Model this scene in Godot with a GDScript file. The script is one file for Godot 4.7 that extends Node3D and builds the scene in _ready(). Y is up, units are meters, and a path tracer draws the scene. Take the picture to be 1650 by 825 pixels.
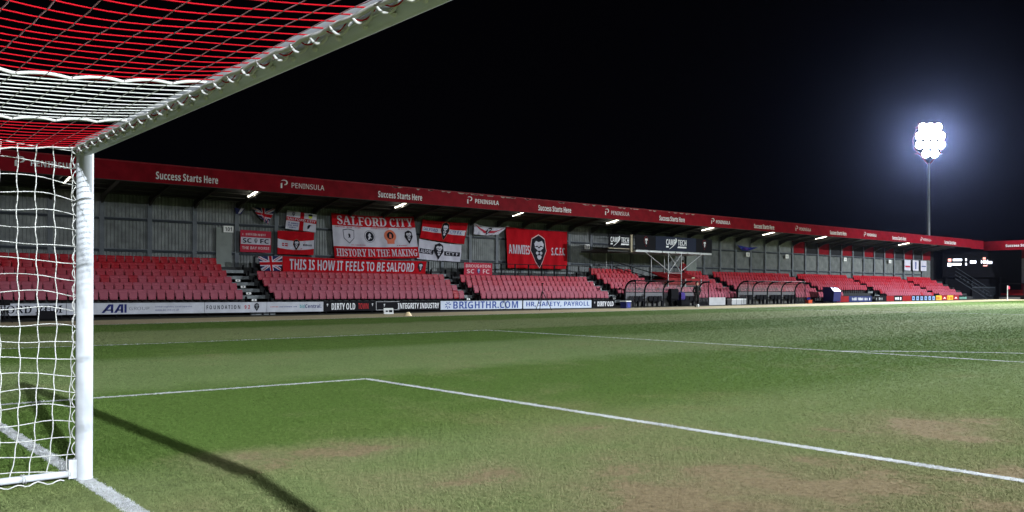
extends Node3D
# A football ground at night, seen from inside one goal. Units are metres.
# Plan axes used below: X runs from the near goal line up the pitch, W runs across the pitch towards
# the seated stand (W = -z). The far post of the near goal stands at X 0, W 0.

var used := {}
var M := {}
var rng := RandomNumberGenerator.new()
var n_low := FastNoiseLite.new()
var n_mid := FastNoiseLite.new()
var n_fine := FastNoiseLite.new()
var f_sans: SystemFont
var f_bold: SystemFont
var f_serif: SystemFont

# ------------------------------------------------------------------ mesh builder
class MB:
	var v := PackedVector3Array()
	var n := PackedVector3Array()
	var c := PackedColorArray()
	func tri(a: Vector3, b: Vector3, d: Vector3) -> void:
		var nn := (b - a).cross(d - a).normalized()
		v.append(a); v.append(d); v.append(b)
		n.append(nn); n.append(nn); n.append(nn)
	func tri_to(a: Vector3, b: Vector3, d: Vector3, hint: Vector3) -> void:
		if (b - a).cross(d - a).dot(hint) < 0.0: tri(a, d, b)
		else: tri(a, b, d)
	func tri_n(a: Vector3, b: Vector3, d: Vector3, na: Vector3, nb: Vector3, nd: Vector3) -> void:
		v.append(a); v.append(d); v.append(b)
		n.append(na); n.append(nd); n.append(nb)
	func quad(a: Vector3, b: Vector3, d: Vector3, e: Vector3) -> void:
		tri(a, b, d); tri(a, d, e)
	func box(lo: Vector3, hi: Vector3, t := Transform3D()) -> void:
		var p := []
		for i in 8:
			p.append(t * Vector3(hi.x if i & 1 else lo.x, hi.y if i & 2 else lo.y, hi.z if i & 4 else lo.z))
		quad(p[1], p[3], p[7], p[5]); quad(p[0], p[4], p[6], p[2])
		quad(p[2], p[6], p[7], p[3]); quad(p[0], p[1], p[5], p[4])
		quad(p[4], p[5], p[7], p[6]); quad(p[0], p[2], p[3], p[1])
	func beam(a: Vector3, b: Vector3, w: float, h: float, up := Vector3.UP) -> void:
		var f := (b - a).normalized()
		if absf(f.dot(up)) > 0.98: up = Vector3.RIGHT
		var s := f.cross(up).normalized()
		var u := s.cross(f).normalized()
		var t := Transform3D(Basis(s, u, -f), a)
		box(Vector3(-w / 2, -h / 2, -(b - a).length()), Vector3(w / 2, h / 2, 0), t)
	func tube(p: PackedVector3Array, r: float, sides := 6, r_end := -1.0) -> void:
		var rings := []
		var cnt := p.size()
		if r_end < 0.0: r_end = r
		var up := Vector3.UP
		var d0 := (p[cnt - 1] - p[0]).normalized()
		if absf(d0.dot(up)) > 0.8: up = Vector3.RIGHT
		for i in cnt:
			var d := (p[mini(i + 1, cnt - 1)] - p[maxi(i - 1, 0)]).normalized()
			var s := d.cross(up).normalized()
			var u := s.cross(d)
			var rr := lerpf(r, r_end, float(i) / (cnt - 1))
			var ring := []
			for k in sides:
				var a := TAU * k / sides
				var nn := s * cos(a) + u * sin(a)
				ring.append([p[i] + nn * rr, nn])
			rings.append(ring)
		for i in cnt - 1:
			for k in sides:
				var k2 := (k + 1) % sides
				var a = rings[i][k]; var b = rings[i][k2]; var d = rings[i + 1][k2]; var e = rings[i + 1][k]
				tri_n(a[0], d[0], b[0], a[1], d[1], b[1]); tri_n(a[0], e[0], d[0], a[1], e[1], d[1])
		for k in range(1, sides - 1):
			tri_to(rings[0][0][0], rings[0][k][0], rings[0][k + 1][0], p[0] - p[1])
			tri_to(rings[cnt - 1][0][0], rings[cnt - 1][k][0], rings[cnt - 1][k + 1][0], p[cnt - 1] - p[cnt - 2])
	func lathe(at: Vector3, prof: Array, sides := 12, axis := Basis()) -> void:
		for i in prof.size() - 1:
			for k in sides:
				var a0 := TAU * k / sides
				var a1 := TAU * (k + 1) / sides
				var q := []
				for pr in [[prof[i], a0], [prof[i], a1], [prof[i + 1], a1], [prof[i + 1], a0]]:
					q.append(at + axis * Vector3(pr[0].x * cos(pr[1]), pr[0].y, -pr[0].x * sin(pr[1])))
				if prof[i].x > 0.0001: tri(q[0], q[1], q[2])
				if prof[i + 1].x > 0.0001: tri(q[0], q[2], q[3])
	# a closed outline in (z, y) pushed along x between two sides
	func slab(outline: PackedVector2Array, x0: float, x1: float) -> void:
		var idx := Geometry2D.triangulate_polygon(outline)
		for i in range(0, idx.size(), 3):
			for side in 2:
				var x := x1 if side else x0
				var q := []
				for j in 3: q.append(Vector3(x, outline[idx[i + j]].y, outline[idx[i + j]].x))
				tri_to(q[0], q[1], q[2], Vector3(1 if side else -1, 0, 0))
		var mid := Vector2.ZERO
		for o in outline: mid += o / outline.size()
		var cw := Geometry2D.is_polygon_clockwise(outline)
		for i in outline.size():
			var a := outline[i]
			var b := outline[(i + 1) % outline.size()]
			var dd := (b - a).orthogonal()
			var nn := Vector3(0, dd.y, dd.x) * (1.0 if cw else -1.0)
			var p0 := Vector3(x0, a.y, a.x); var p1 := Vector3(x1, a.y, a.x)
			var p2 := Vector3(x1, b.y, b.x); var p3 := Vector3(x0, b.y, b.x)
			var e := a.lerp(b, 0.5) - mid
			if nn.dot(Vector3(0, e.y, e.x)) < 0.0 and outline.size() < 7: nn = -nn
			tri_to(p0, p1, p2, nn); tri_to(p0, p2, p3, nn)
	# two matching outlines joined by sides
	func prism(a: Array, b: Array) -> void:
		var mid := Vector3.ZERO
		for p in a: mid += p / (2.0 * a.size())
		for p in b: mid += p / (2.0 * b.size())
		for i in a.size():
			var j := (i + 1) % a.size()
			var h: Vector3 = (a[i] + b[j]) / 2.0 - mid
			tri_to(a[i], a[j], b[j], h); tri_to(a[i], b[j], b[i], h)
		for i in range(0, a.size() - 2):
			tri_to(a[-1], a[i], a[i + 1], a[0] - b[0]); tri_to(b[-1], b[i], b[i + 1], b[0] - a[0])
	func mesh() -> ArrayMesh:
		var a := []
		a.resize(Mesh.ARRAY_MAX)
		a[Mesh.ARRAY_VERTEX] = v
		a[Mesh.ARRAY_NORMAL] = n
		if c.size() == v.size() and c.size() > 0: a[Mesh.ARRAY_COLOR] = c
		var m := ArrayMesh.new()
		m.add_surface_from_arrays(Mesh.PRIMITIVE_TRIANGLES, a)
		return m

# ------------------------------------------------------------------ scene helpers
func P(x: float, y: float, w: float) -> Vector3: return Vector3(x, y, -w)
func gy(x: float) -> float: return 0.006 * maxf(0.0, x - 6.0)
# the stand is laid out along its own chainage (x along the rear wall, w across the rows); this sets it on the plan of the pitch
func S(x: float, y: float, w: float) -> Vector3:
	return Vector3(1.71915 + 0.945466 * x - 0.00032016 * x * x, 0.912 * y - 0.124, -(0.8942 * (w - 40.0) + 37.976))
func gnd(x: float) -> float: return (gy(S(x, 0, 38).x) + 0.02 + 0.124) / 0.912   # ground height in the stand's frame


func numbered(called: String) -> String:
	if not used.has(called):
		used[called] = 0
		return called
	used[called] += 1
	return "%s_%03d" % [called, used[called]]

func thing(called: String, label: String, category: String, at := Vector3.ZERO, group := "") -> Node3D:
	var o := Node3D.new()
	o.name = numbered(called)
	add_child(o)
	o.position = at
	tag(o, label, category, group)
	return o

func tag(o: Node, label: String, category: String, group := "") -> void:
	o.set_meta("label", label); o.set_meta("category", category)
	if group: o.set_meta("group", group)

# adds a mesh given in world coordinates as a part of its parent
func part(parent: Node3D, called: String, m: Mesh, mat: Material) -> MeshInstance3D:
	var o := MeshInstance3D.new()
	o.name = called
	o.mesh = m
	o.material_override = mat
	parent.add_child(o, true)
	var up := Vector3.ZERO
	var k: Node = parent
	while k != self:
		up += k.position
		k = k.get_parent()
	o.position = -up
	return o

func part_at(parent: Node3D, called: String, m: Mesh, mat: Material, at: Vector3, turn := 0.0) -> MeshInstance3D:
	var o := MeshInstance3D.new()
	o.name = called
	o.mesh = m
	o.material_override = mat
	parent.add_child(o, true)
	o.position = at
	o.rotation.y = turn
	return o

func structure(called: String, m: Mesh, mat: Material) -> MeshInstance3D:
	var o := MeshInstance3D.new()
	o.name = numbered(called)
	o.mesh = m
	o.material_override = mat
	add_child(o)
	o.set_meta("kind", "structure")
	return o

func boxm(lo: Vector3, hi: Vector3) -> ArrayMesh:
	var b := MB.new()
	b.box(Vector3(minf(lo.x, hi.x), minf(lo.y, hi.y), minf(lo.z, hi.z)), Vector3(maxf(lo.x, hi.x), maxf(lo.y, hi.y), maxf(lo.z, hi.z)))
	return b.mesh()

func tubem(pts: Array, r: float, sides := 8) -> ArrayMesh:
	var b := MB.new()
	b.tube(PackedVector3Array(pts), r, sides)
	return b.mesh()

func lin(r: float, g: float, b: float) -> Color: return Color(r, g, b).linear_to_srgb()

func mat(c: Color, rough := 0.7, grime := 0.0, metal := 0.0, spec := 0.25) -> StandardMaterial3D:
	var m := StandardMaterial3D.new()
	m.albedo_color = lin(c.r, c.g, c.b)
	m.roughness = rough
	m.metallic = metal
	m.metallic_specular = spec
	if grime > 0.0:
		m.albedo_texture = grime_tex(grime)
		m.uv1_triplanar = true
		m.uv1_world_triplanar = true
		m.uv1_scale = Vector3.ONE * 0.37
	return m

var grimes := {}
func grime_tex(amount: float) -> ImageTexture:
	if grimes.has(amount): return grimes[amount]
	var a := FastNoiseLite.new()
	a.seed = 11; a.frequency = 0.012; a.fractal_octaves = 5
	var im := a.get_seamless_image(256, 256)
	im.convert(Image.FORMAT_RGB8)
	var b := FastNoiseLite.new()
	b.seed = 5; b.frequency = 0.11; b.fractal_octaves = 3
	var im2 := b.get_seamless_image(256, 256)
	im2.convert(Image.FORMAT_RGB8)
	for y in 256:
		for x in 256:
			var k := 1.0 - amount * (0.75 * im.get_pixel(x, y).r + 0.25 * im2.get_pixel(x, y).r)
			im.set_pixel(x, y, Color(k, k * (1.0 - amount * 0.03), k * (1.0 - amount * 0.06)))
	grimes[amount] = ImageTexture.create_from_image(im)
	return grimes[amount]

# ------------------------------------------------------------------ print on cloth and boards
# a surface is a Callable(u, v, lift) -> Vector3, u to the right, v up, both 0 to 1
func flat_surface(x0: float, y0: float, x1: float, y1: float, w: float) -> Callable:
	return func(u: float, v: float, o: float) -> Vector3: return S(lerpf(x0, x1, u), lerpf(y0, y1, v), w) + Vector3(0, 0, o)

func cloth_surface(tl: Vector2, tr: Vector2, br: Vector2, bl: Vector2, w: float, amp: float, sag: float, seed_: float) -> Callable:
	return func(u: float, v: float, o: float) -> Vector3:
		var p := bl.lerp(br, u).lerp(tl.lerp(tr, u), v)
		p.y -= sag * 4.0 * u * (1.0 - u) * (0.4 + 0.6 * v)
		var len_ := tl.distance_to(tr)
		var z := amp * (sin(u * len_ * 3.1 + v * 2.0 + seed_) + 0.7 * sin(u * len_ * 6.7 - v * 3.0 + seed_ * 2.3) + 0.14 * sin(u * len_ * 11.0 + v * 7.0 + seed_)) * (1.15 - 0.6 * v)
		return S(p.x, p.y, w) + Vector3(0, 0, 0.08 + z + o)

func p_rect(parent: Node3D, called: String, m: Material, s: Callable, u0: float, v0: float, u1: float, v1: float, lift := 0.0, nu := 1, nv := 1) -> MeshInstance3D:
	var b := MB.new()
	for i in nu:
		for j in nv:
			var a0 := lerpf(u0, u1, float(i) / nu); var a1 := lerpf(u0, u1, float(i + 1) / nu)
			var b0 := lerpf(v0, v1, float(j) / nv); var b1 := lerpf(v0, v1, float(j + 1) / nv)
			b.quad(s.call(a0, b0, lift), s.call(a1, b0, lift), s.call(a1, b1, lift), s.call(a0, b1, lift))
	return part(parent, called, b.mesh(), m)

func sub_tri(b: MB, s: Callable, p0: Vector2, p1: Vector2, p2: Vector2, lift: float, deep: int) -> void:
	var a: Vector3 = s.call(p0.x, p0.y, lift)
	var d: Vector3 = s.call(p1.x, p1.y, lift)
	var e: Vector3 = s.call(p2.x, p2.y, lift)
	if deep > 0 and maxf(a.distance_to(d), maxf(d.distance_to(e), a.distance_to(e))) > 0.22:
		var m0 := (p0 + p1) / 2; var m1 := (p1 + p2) / 2; var m2 := (p2 + p0) / 2
		sub_tri(b, s, p0, m0, m2, lift, deep - 1); sub_tri(b, s, m0, p1, m1, lift, deep - 1)
		sub_tri(b, s, m2, m1, p2, lift, deep - 1); sub_tri(b, s, m0, m1, m2, lift, deep - 1)
		return
	b.tri_to(a, d, e, Vector3(0, 0, 1))

func p_polys(parent: Node3D, called: String, m: Material, s: Callable, polys: Array, lift: float) -> MeshInstance3D:
	var b := MB.new()
	for poly in polys:
		var pts := PackedVector2Array(poly)
		var idx := Geometry2D.triangulate_polygon(pts)
		for i in range(0, idx.size(), 3):
			sub_tri(b, s, pts[idx[i]], pts[idx[i + 1]], pts[idx[i + 2]], lift, 3)
	return part(parent, called, b.mesh(), m)

func p_text(parent: Node3D, words: String, m: Material, s: Callable, u0: float, v0: float, u1: float, v1: float, lift := 0.008, font: Font = null) -> MeshInstance3D:
	var t := TextMesh.new()
	t.text = words
	t.font = font if font else f_bold
	t.font_size = 40
	t.depth = 0.0
	t.curve_step = 1.0
	t.pixel_size = 0.01
	var arr := t.get_mesh_arrays()
	var vs: PackedVector3Array = arr[Mesh.ARRAY_VERTEX]
	var id: PackedInt32Array = arr[Mesh.ARRAY_INDEX] if arr[Mesh.ARRAY_INDEX] else PackedInt32Array(range(vs.size()))
	var lo := Vector2(1e9, 1e9)
	var hi := Vector2(-1e9, -1e9)
	for p in vs:
		lo = lo.min(Vector2(p.x, p.y)); hi = hi.max(Vector2(p.x, p.y))
	var b := MB.new()
	for i in range(0, id.size(), 3):
		var q := []
		for j in 3:
			var p := vs[id[i + j]]
			q.append(s.call(lerpf(u0, u1, (p.x - lo.x) / (hi.x - lo.x)), lerpf(v0, v1, (p.y - lo.y) / (hi.y - lo.y)), lift))
		b.tri_to(q[0], q[1], q[2], Vector3(0, 0, 1))
	return part(parent, "lettering", b.mesh(), m)

# short strokes that stand for lines of print too small to read
func p_strokes(parent: Node3D, m: Material, s: Callable, u0: float, v0: float, u1: float, v1: float, count: int, lift := 0.008) -> void:
	var polys := []
	for i in count:
		var a := lerpf(u0, u1, (i + 0.1) / count)
		var b := lerpf(u0, u1, (i + 0.1 + rng.randf_range(0.45, 0.75)) / count)
		if rng.randf() < 0.12: continue
		var t := lerpf(v0, v1, rng.randf_range(0.8, 1.0))
		if rng.randf() < 0.5:
			polys.append([Vector2(a, v0), Vector2(b, v0), Vector2(b, t), Vector2(a, t)])
		else:
			var w := (b - a) * 0.3
			polys.append([Vector2(a, v0), Vector2(a + w, v0), Vector2(a + w, t), Vector2(a, t)])
			polys.append([Vector2(b - w, v0), Vector2(b, v0), Vector2(b, t), Vector2(b - w, t)])
			polys.append([Vector2(a + w, lerpf(v0, t, 0.4)), Vector2(b - w, lerpf(v0, t, 0.4)), Vector2(b - w, lerpf(v0, t, 0.65)), Vector2(a + w, lerpf(v0, t, 0.65))])
	p_polys(parent, "lettering", m, s, polys, lift)

func oval(cx: float, cy: float, rx: float, ry: float, n := 12) -> Array:
	var o := []
	for i in n: o.append(Vector2(cx + rx * cos(TAU * i / n), cy + ry * sin(TAU * i / n)))
	return o

# the kite-shaped badge with a lion's face; h is its height in v, k the surface's height over its width
func p_crest(parent: Node3D, s: Callable, cu: float, cv: float, h: float, k: float, edge: Material, dark: Material, face: Material, lift := 0.016) -> void:
	var at := func(a: Array, g := 1.0) -> Array:
		var o := []
		for p in a: o.append(Vector2(cu + p.x * h * k * g, cv + p.y * h * g))
		return o
	var kite := [Vector2(0, 0.5), Vector2(0.25, 0.37), Vector2(0.31, 0.02), Vector2(0, -0.5), Vector2(-0.31, 0.02), Vector2(-0.25, 0.37)]
	if edge: p_polys(parent, "badge_edge", edge, s, [at.call(kite)], lift)
	p_polys(parent, "badge", dark, s, [at.call(kite, 0.94)], lift + 0.006)
	var f := []
	f.append(at.call([Vector2(-0.17, 0.22), Vector2(-0.10, 0.3), Vector2(0, 0.27), Vector2(0.11, 0.31), Vector2(0.19, 0.21), Vector2(0.17, 0.13), Vector2(0.06, 0.17), Vector2(0, 0.12), Vector2(-0.06, 0.17), Vector2(-0.14, 0.13)]))
	f.append(at.call([Vector2(-0.15, 0.11), Vector2(-0.05, 0.13), Vector2(0, 0.08), Vector2(0.06, 0.13), Vector2(0.17, 0.11), Vector2(0.09, 0.06), Vector2(0.05, 0.02), Vector2(-0.04, 0.02), Vector2(-0.08, 0.06)]))
	f.append(at.call(oval(-0.055, -0.05, 0.045, 0.045)))
	f.append(at.call(oval(0.06, -0.05, 0.045, 0.045)))
	f.append(at.call([Vector2(-0.055, -0.12), Vector2(0.06, -0.12), Vector2(0.07, -0.17), Vector2(0.03, -0.24), Vector2(-0.02, -0.24), Vector2(-0.06, -0.18)]))
	p_polys(parent, "lion_face", face, s, f, lift + 0.012)

func hatch(a: Vector2, b: Vector2, w: Vector2) -> Array: return [a - w, a + w, b + w, b - w]

func p_union(parent: Node3D, s: Callable, lift := 0.008) -> void:
	var w := []
	w.append([Vector2(0, 0), Vector2(0.1, 0), Vector2(1, 0.86), Vector2(1, 1), Vector2(0.9, 1), Vector2(0, 0.14)])
	w.append([Vector2(0, 1), Vector2(0, 0.86), Vector2(0.9, 0), Vector2(1, 0), Vector2(1, 0.14), Vector2(0.1, 1)])
	p_polys(parent, "saltire", M.cloth_white, s, w, lift)
	p_polys(parent, "saltire", M.cloth_red, s, [[Vector2(0, 0.0), Vector2(0.05, 0), Vector2(0.5, 0.47), Vector2(0.44, 0.47)], [Vector2(1, 1), Vector2(0.95, 1), Vector2(0.5, 0.53), Vector2(0.56, 0.53)], [Vector2(0, 1), Vector2(0, 0.93), Vector2(0.44, 0.53), Vector2(0.5, 0.53)], [Vector2(1, 0), Vector2(1, 0.07), Vector2(0.56, 0.47), Vector2(0.5, 0.47)]], lift + 0.006)
	p_polys(parent, "cross", M.cloth_white, s, [[Vector2(0.4, 0), Vector2(0.6, 0), Vector2(0.6, 1), Vector2(0.4, 1)], [Vector2(0, 0.33), Vector2(0.4, 0.33), Vector2(0.4, 0.67), Vector2(0, 0.67)], [Vector2(0.6, 0.33), Vector2(1, 0.33), Vector2(1, 0.67), Vector2(0.6, 0.67)]], lift + 0.012)
	p_polys(parent, "cross", M.cloth_red, s, [[Vector2(0.44, 0), Vector2(0.56, 0), Vector2(0.56, 1), Vector2(0.44, 1)], [Vector2(0, 0.4), Vector2(0.44, 0.4), Vector2(0.44, 0.6), Vector2(0, 0.6)], [Vector2(0.56, 0.4), Vector2(1, 0.4), Vector2(1, 0.6), Vector2(0.56, 0.6)]], lift + 0.018)

# ------------------------------------------------------------------ grass colour
var worn := [[3.5, -3.5, 1.9, 1.25], [5.6, -4.8, 1.8, 0.9], [7.6, -3.0, 1.25, 1.35], [2.3, -1.9, 1.2, 0.75], [1.25, 0.05, 0.6, 0.95], [2.2, -0.3, 0.8, 0.75], [0.5, -2.5, 1.2, 0.6], [8.8, -4.2, 1.6, 0.6], [4.6, -1.4, 1.3, 0.35], [2.6, -7.5, 3.0, 0.8], [-1.0, -3.6, 1.4, 0.5]]

func grass(x: float, w: float, fine: float) -> Color:
	var a := n_low.get_noise_2d(x, w)
	var b := n_mid.get_noise_2d(x, w)
	# mowing bands along the pitch
	var t := (w + 0.1 + 0.35 * b) / 5.85
	var band := clampf((fposmod(t, 2.0) - 1.0) * 9.0, -1.0, 1.0) * clampf((1.0 - absf(fposmod(t, 2.0) - 1.0)) * 9.0, 0.0, 1.0)
	var light := 0.48 + 0.48 * band + 0.25 * a + 0.12 * b
	if w > 17.0: light += 0.3 * clampf((24.3 - w) * 0.4, -1.0, 1.0)
	var c := Color(0.068, 0.112, 0.026).lerp(Color(0.118, 0.158, 0.062), clampf(light, 0.0, 1.0))
	if w > 16.4: c = c.lerp(Color(0.150, 0.165, 0.078), 0.55 * clampf((w - 16.5) * 2.0, 0.0, 1.0) * clampf((24.6 - w + b) * 0.8, 0.0, 1.0))
	# tired, yellowing turf in patches, most of it before the goal
	var dry := 0.25 * clampf((1.8 - w + 2.0 * a) * 0.35, 0.0, 1.0) * clampf((15.0 - x) * 0.2, 0.0, 1.0) + 0.2 * clampf(a * 1.6 + b * 0.8, 0.0, 1.0)
	c = c.lerp(Color(0.150, 0.148, 0.062), clampf(dry + 0.10 * fine, 0.0, 0.8))
	if x < 20.0 and w < 12.0:
		var k := 0.0
		for q in worn:
			var d: float = Vector2((x - q[0]) * 0.85, w - q[1]).length() / q[2]
			k = maxf(k, q[3] * (1.25 - d))
		k = clampf((k + 0.4 * b + 0.3 * a + 0.25 * fine - 0.15) * 1.0, 0.0, 1.0)
		c = c.lerp(Color(0.178, 0.156, 0.088), k * 0.85)
		var mud := clampf((k + 0.8 * b - 0.75) * 3.0, 0.0, 1.0)
		c = c.lerp(Color(0.190, 0.130, 0.085), mud * 0.5)
	if w > 29.8:
		var sandy := clampf((w - 30.15 + 0.25 * b + 0.15 * fine) * 5.0, 0.0, 1.0)
		c = c.lerp(Color(0.29, 0.23, 0.155).lerp(Color(0.33, 0.28, 0.175), clampf(0.5 + a, 0.0, 1.0)), sandy * 0.92)
	return c * (1.0 + 0.20 * fine)

func grass_sheet(x0: float, w0: float, dx: float, dw: float, wide: int, high: int, fine_scale: float) -> StandardMaterial3D:
	var im := Image.create(wide, high, false, Image.FORMAT_RGB8)
	for j in high:
		var w := w0 + (j + 0.5) / high * dw
		for i in wide:
			var x := x0 + (i + 0.5) / wide * dx
			var f := n_fine.get_noise_2d(x * fine_scale, w * fine_scale)
			im.set_pixel(i, j, grass(x, w, f).linear_to_srgb())
	var m := StandardMaterial3D.new()
	m.albedo_texture = ImageTexture.create_from_image(im)
	m.roughness = 1.0
	m.metallic_specular = 0.05
	m.texture_repeat = false
	return m

func sheet(xs: Array, ws: Array, x0: float, w0: float, dx: float, dw: float, skip := Rect2()) -> ArrayMesh:
	var st := SurfaceTool.new()
	st.begin(Mesh.PRIMITIVE_TRIANGLES)
	for i in xs.size() - 1:
		for j in ws.size() - 1:
			if skip.has_area() and skip.has_point(Vector2((xs[i] + xs[i + 1]) / 2.0, (ws[j] + ws[j + 1]) / 2.0)): continue
			var q := [[xs[i], ws[j]], [xs[i + 1], ws[j]], [xs[i + 1], ws[j + 1]], [xs[i], ws[j + 1]]]
			for k in [0, 2, 1, 0, 3, 2]:
				st.set_normal(Vector3.UP)
				st.set_uv(Vector2((q[k][0] - x0) / dx, (q[k][1] - w0) / dw))
				st.add_vertex(P(q[k][0], gy(q[k][0]), q[k][1]))
	return st.commit()

# ------------------------------------------------------------------ pitch markings
var marks: Array = []          # [from, to, width] on the plan, for the blades that stand in the paint
func mark(pts: Array, wide := 0.12) -> void:
	var b := MB.new()
	for i in pts.size() - 1:
		var a: Vector2 = pts[i]
		var e: Vector2 = pts[i + 1]
		marks.append([a, e, wide])
		var d := (e - a).normalized()
		var s := Vector2(-d.y, d.x)
		var steps := maxi(1, int((e - a).length() / 0.16)) if a.x < 30.0 else maxi(1, int((e - a).length() / 4.0))
		var prev := []
		for k in steps + 1:
			var p := a.lerp(e, float(k) / steps)
			var r0 := wide * (0.5 + rng.randf_range(-0.09, 0.06)); var r1 := wide * (0.5 + rng.randf_range(-0.09, 0.06))
			var q0 := p + s * r0; var q1 := p - s * r1
			var now := [P(q0.x, gy(q0.x) + 0.006, q0.y), P(q1.x, gy(q1.x) + 0.006, q1.y)]
			if prev:
				b.tri_to(prev[0], prev[1], now[1], Vector3.UP); b.tri_to(prev[0], now[1], now[0], Vector3.UP)
			prev = now
	structure("pitch_marking", b.mesh(), M.line_paint)

func arc_pts(c: Vector2, r: float, a0: float, a1: float, n: int) -> Array:
	var o := []
	for i in n + 1: o.append(c + Vector2.from_angle(lerpf(a0, a1, float(i) / n)) * r)
	return o

func paint_at(x: float, w: float) -> float:
	var p := Vector2(x, w)
	for m in marks:
		var a: Vector2 = m[0]; var e: Vector2 = m[1]
		if p.x < minf(a.x, e.x) - 0.2 or p.x > maxf(a.x, e.x) + 0.2 or p.y < minf(a.y, e.y) - 0.2 or p.y > maxf(a.y, e.y) + 0.2: continue
		if Geometry2D.get_closest_point_to_segment(p, a, e).distance_to(p) < m[2] * 0.5: return 1.0
	return 0.0

# ------------------------------------------------------------------ people
func person(at: Vector3, turn: float, label: String, coat: Color, legs: Color, tall: float, hood: bool) -> void:
	var o := thing("person", label, "person", at)
	o.rotation.y = turn
	var skin := Color(0.42, 0.25, 0.18)
	# joints of a standing figure facing +z, one leg a little forward, hands in the coat pockets
	var B := [
		[Vector3(0, 0.96, 0), Vector3(0, 1.20, 0.01), 0.135, 0.140, coat], [Vector3(0, 1.20, 0.01), Vector3(0, 1.40, 0), 0.145, 0.120, coat],
		[Vector3(-0.15, 1.41, 0), Vector3(0.15, 1.41, 0), 0.075, 0.075, coat], [Vector3(-0.11, 0.95, 0), Vector3(0.11, 0.95, 0), 0.115, 0.115, coat],
		[Vector3(0, 1.44, 0), Vector3(0, 1.56, 0.02), 0.058, 0.055, coat if hood else skin],
		[Vector3(0, 1.63, 0.01), Vector3(0, 1.70, 0.0), 0.085, 0.092, skin], [Vector3(0, 1.60, 0.055), Vector3(0, 1.58, 0.06), 0.045, 0.035, skin],
		[Vector3(0, 1.645, 0.095), Vector3(0, 1.63, 0.108), 0.012, 0.016, skin],
	]
	for s in [-1.0, 1.0]:
		B.append([Vector3(0.19 * s, 1.40, 0), Vector3(0.27 * s, 1.14, -0.05), 0.066, 0.056, coat])
		B.append([Vector3(0.27 * s, 1.14, -0.05), Vector3(0.16 * s, 0.95, 0.10), 0.054, 0.047, coat])
		B.append([Vector3(0.09 * s, 0.92, 0), Vector3(0.10 * s, 0.50, 0.03 * s + 0.02), 0.095, 0.065, legs])
		B.append([Vector3(0.10 * s, 0.50, 0.03 * s + 0.02), Vector3(0.11 * s, 0.10, 0.02 * s - 0.02), 0.064, 0.045, legs])
		B.append([Vector3(0.11 * s, 0.05, 0.02 * s - 0.05), Vector3(0.12 * s, 0.04, 0.02 * s + 0.13), 0.05, 0.04, Color(0.02, 0.02, 0.02)])
		if not hood: B.append([Vector3(0.09 * s, 1.66, 0.0), Vector3(0.095 * s, 1.63, 0.0), 0.016, 0.012, skin])
	var hair := Color(0.02, 0.016, 0.012)
	if hood: B.append([Vector3(0, 1.64, -0.035), Vector3(0, 1.72, -0.02), 0.105, 0.105, coat])
	else: B.append([Vector3(0, 1.70, -0.02), Vector3(0, 1.73, -0.015), 0.096, 0.088, hair])
	var lo := Vector3(-0.42, -0.02, -0.2)
	var cell := 0.026
	var nx := 33; var ny := 74; var nz := 17
	var f := PackedFloat32Array(); f.resize(nx * ny * nz); f.fill(9.0)
	var col := PackedInt32Array(); col.resize(nx * ny * nz)
	for bi in B.size():
		var q = B[bi]
		var a: Vector3 = q[0]; var e: Vector3 = q[1]
		var ab := e - a
		var l2 := maxf(ab.length_squared(), 1e-6)
		var rm: float = maxf(q[2], q[3]) + 0.09
		var g0 := (a.min(e) - Vector3.ONE * rm - lo) / cell
		var g1 := (a.max(e) + Vector3.ONE * rm - lo) / cell
		for k in range(maxi(0, int(g0.z)), mini(nz, int(g1.z) + 1)):
			for j in range(maxi(0, int(g0.y)), mini(ny, int(g1.y) + 1)):
				for i in range(maxi(0, int(g0.x)), mini(nx, int(g1.x) + 1)):
					var p := lo + Vector3(i, j, k) * cell
					var t := clampf((p - a).dot(ab) / l2, 0.0, 1.0)
					var d: float = (p - a - ab * t).length() - lerpf(q[2], q[3], t)
					var id := (k * ny + j) * nx + i
					if d < f[id]: col[id] = bi
					var h := maxf(0.03 - absf(f[id] - d), 0.0) / 0.03
					f[id] = minf(f[id], d) - h * h * 0.0075
	var vert := {}
	for k in nz - 1:
		for j in ny - 1:
			for i in nx - 1:
				var s := Vector3.ZERO
				var m := 0
				var vals := []
				for z in 8: vals.append(f[((k + (z >> 2)) * ny + j + ((z >> 1) & 1)) * nx + i + (z & 1)])
				for z in 8:
					for ax in 3:
						var z2 := z | (1 << ax)
						if z2 == z or (vals[z] < 0.0) == (vals[z2] < 0.0): continue
						var t: float = vals[z] / (vals[z] - vals[z2])
						s += Vector3(z & 1, (z >> 1) & 1, z >> 2).lerp(Vector3(z2 & 1, (z2 >> 1) & 1, z2 >> 2), t)
						m += 1
				if m: vert[(k * ny + j) * nx + i] = [lo + (Vector3(i, j, k) + s / m) * cell, B[col[(k * ny + j) * nx + i]][4]]
	var b := MB.new()
	var sy := tall / 1.80
	for k in range(1, nz - 1):
		for j in range(1, ny - 1):
			for i in range(1, nx - 1):
				var id := (k * ny + j) * nx + i
				for ax in 3:
					var step: int = [1, nx, nx * ny][ax]
					if (f[id] < 0.0) == (f[id + step] < 0.0): continue
					var s1: int = [nx, nx * ny, 1][ax]
					var s2: int = [nx * ny, 1, nx][ax]
					var q := [vert.get(id - s1 - s2), vert.get(id - s2), vert.get(id), vert.get(id - s1)]
					if q.has(null): continue
					var out := Vector3.ZERO
					out[ax] = 1.0 if f[id] < 0.0 else -1.0
					b.tri_to(q[0][0] * sy, q[1][0] * sy, q[2][0] * sy, out); b.tri_to(q[0][0] * sy, q[2][0] * sy, q[3][0] * sy, out)
					for z in 6: b.c.append(q[2][1])
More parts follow.
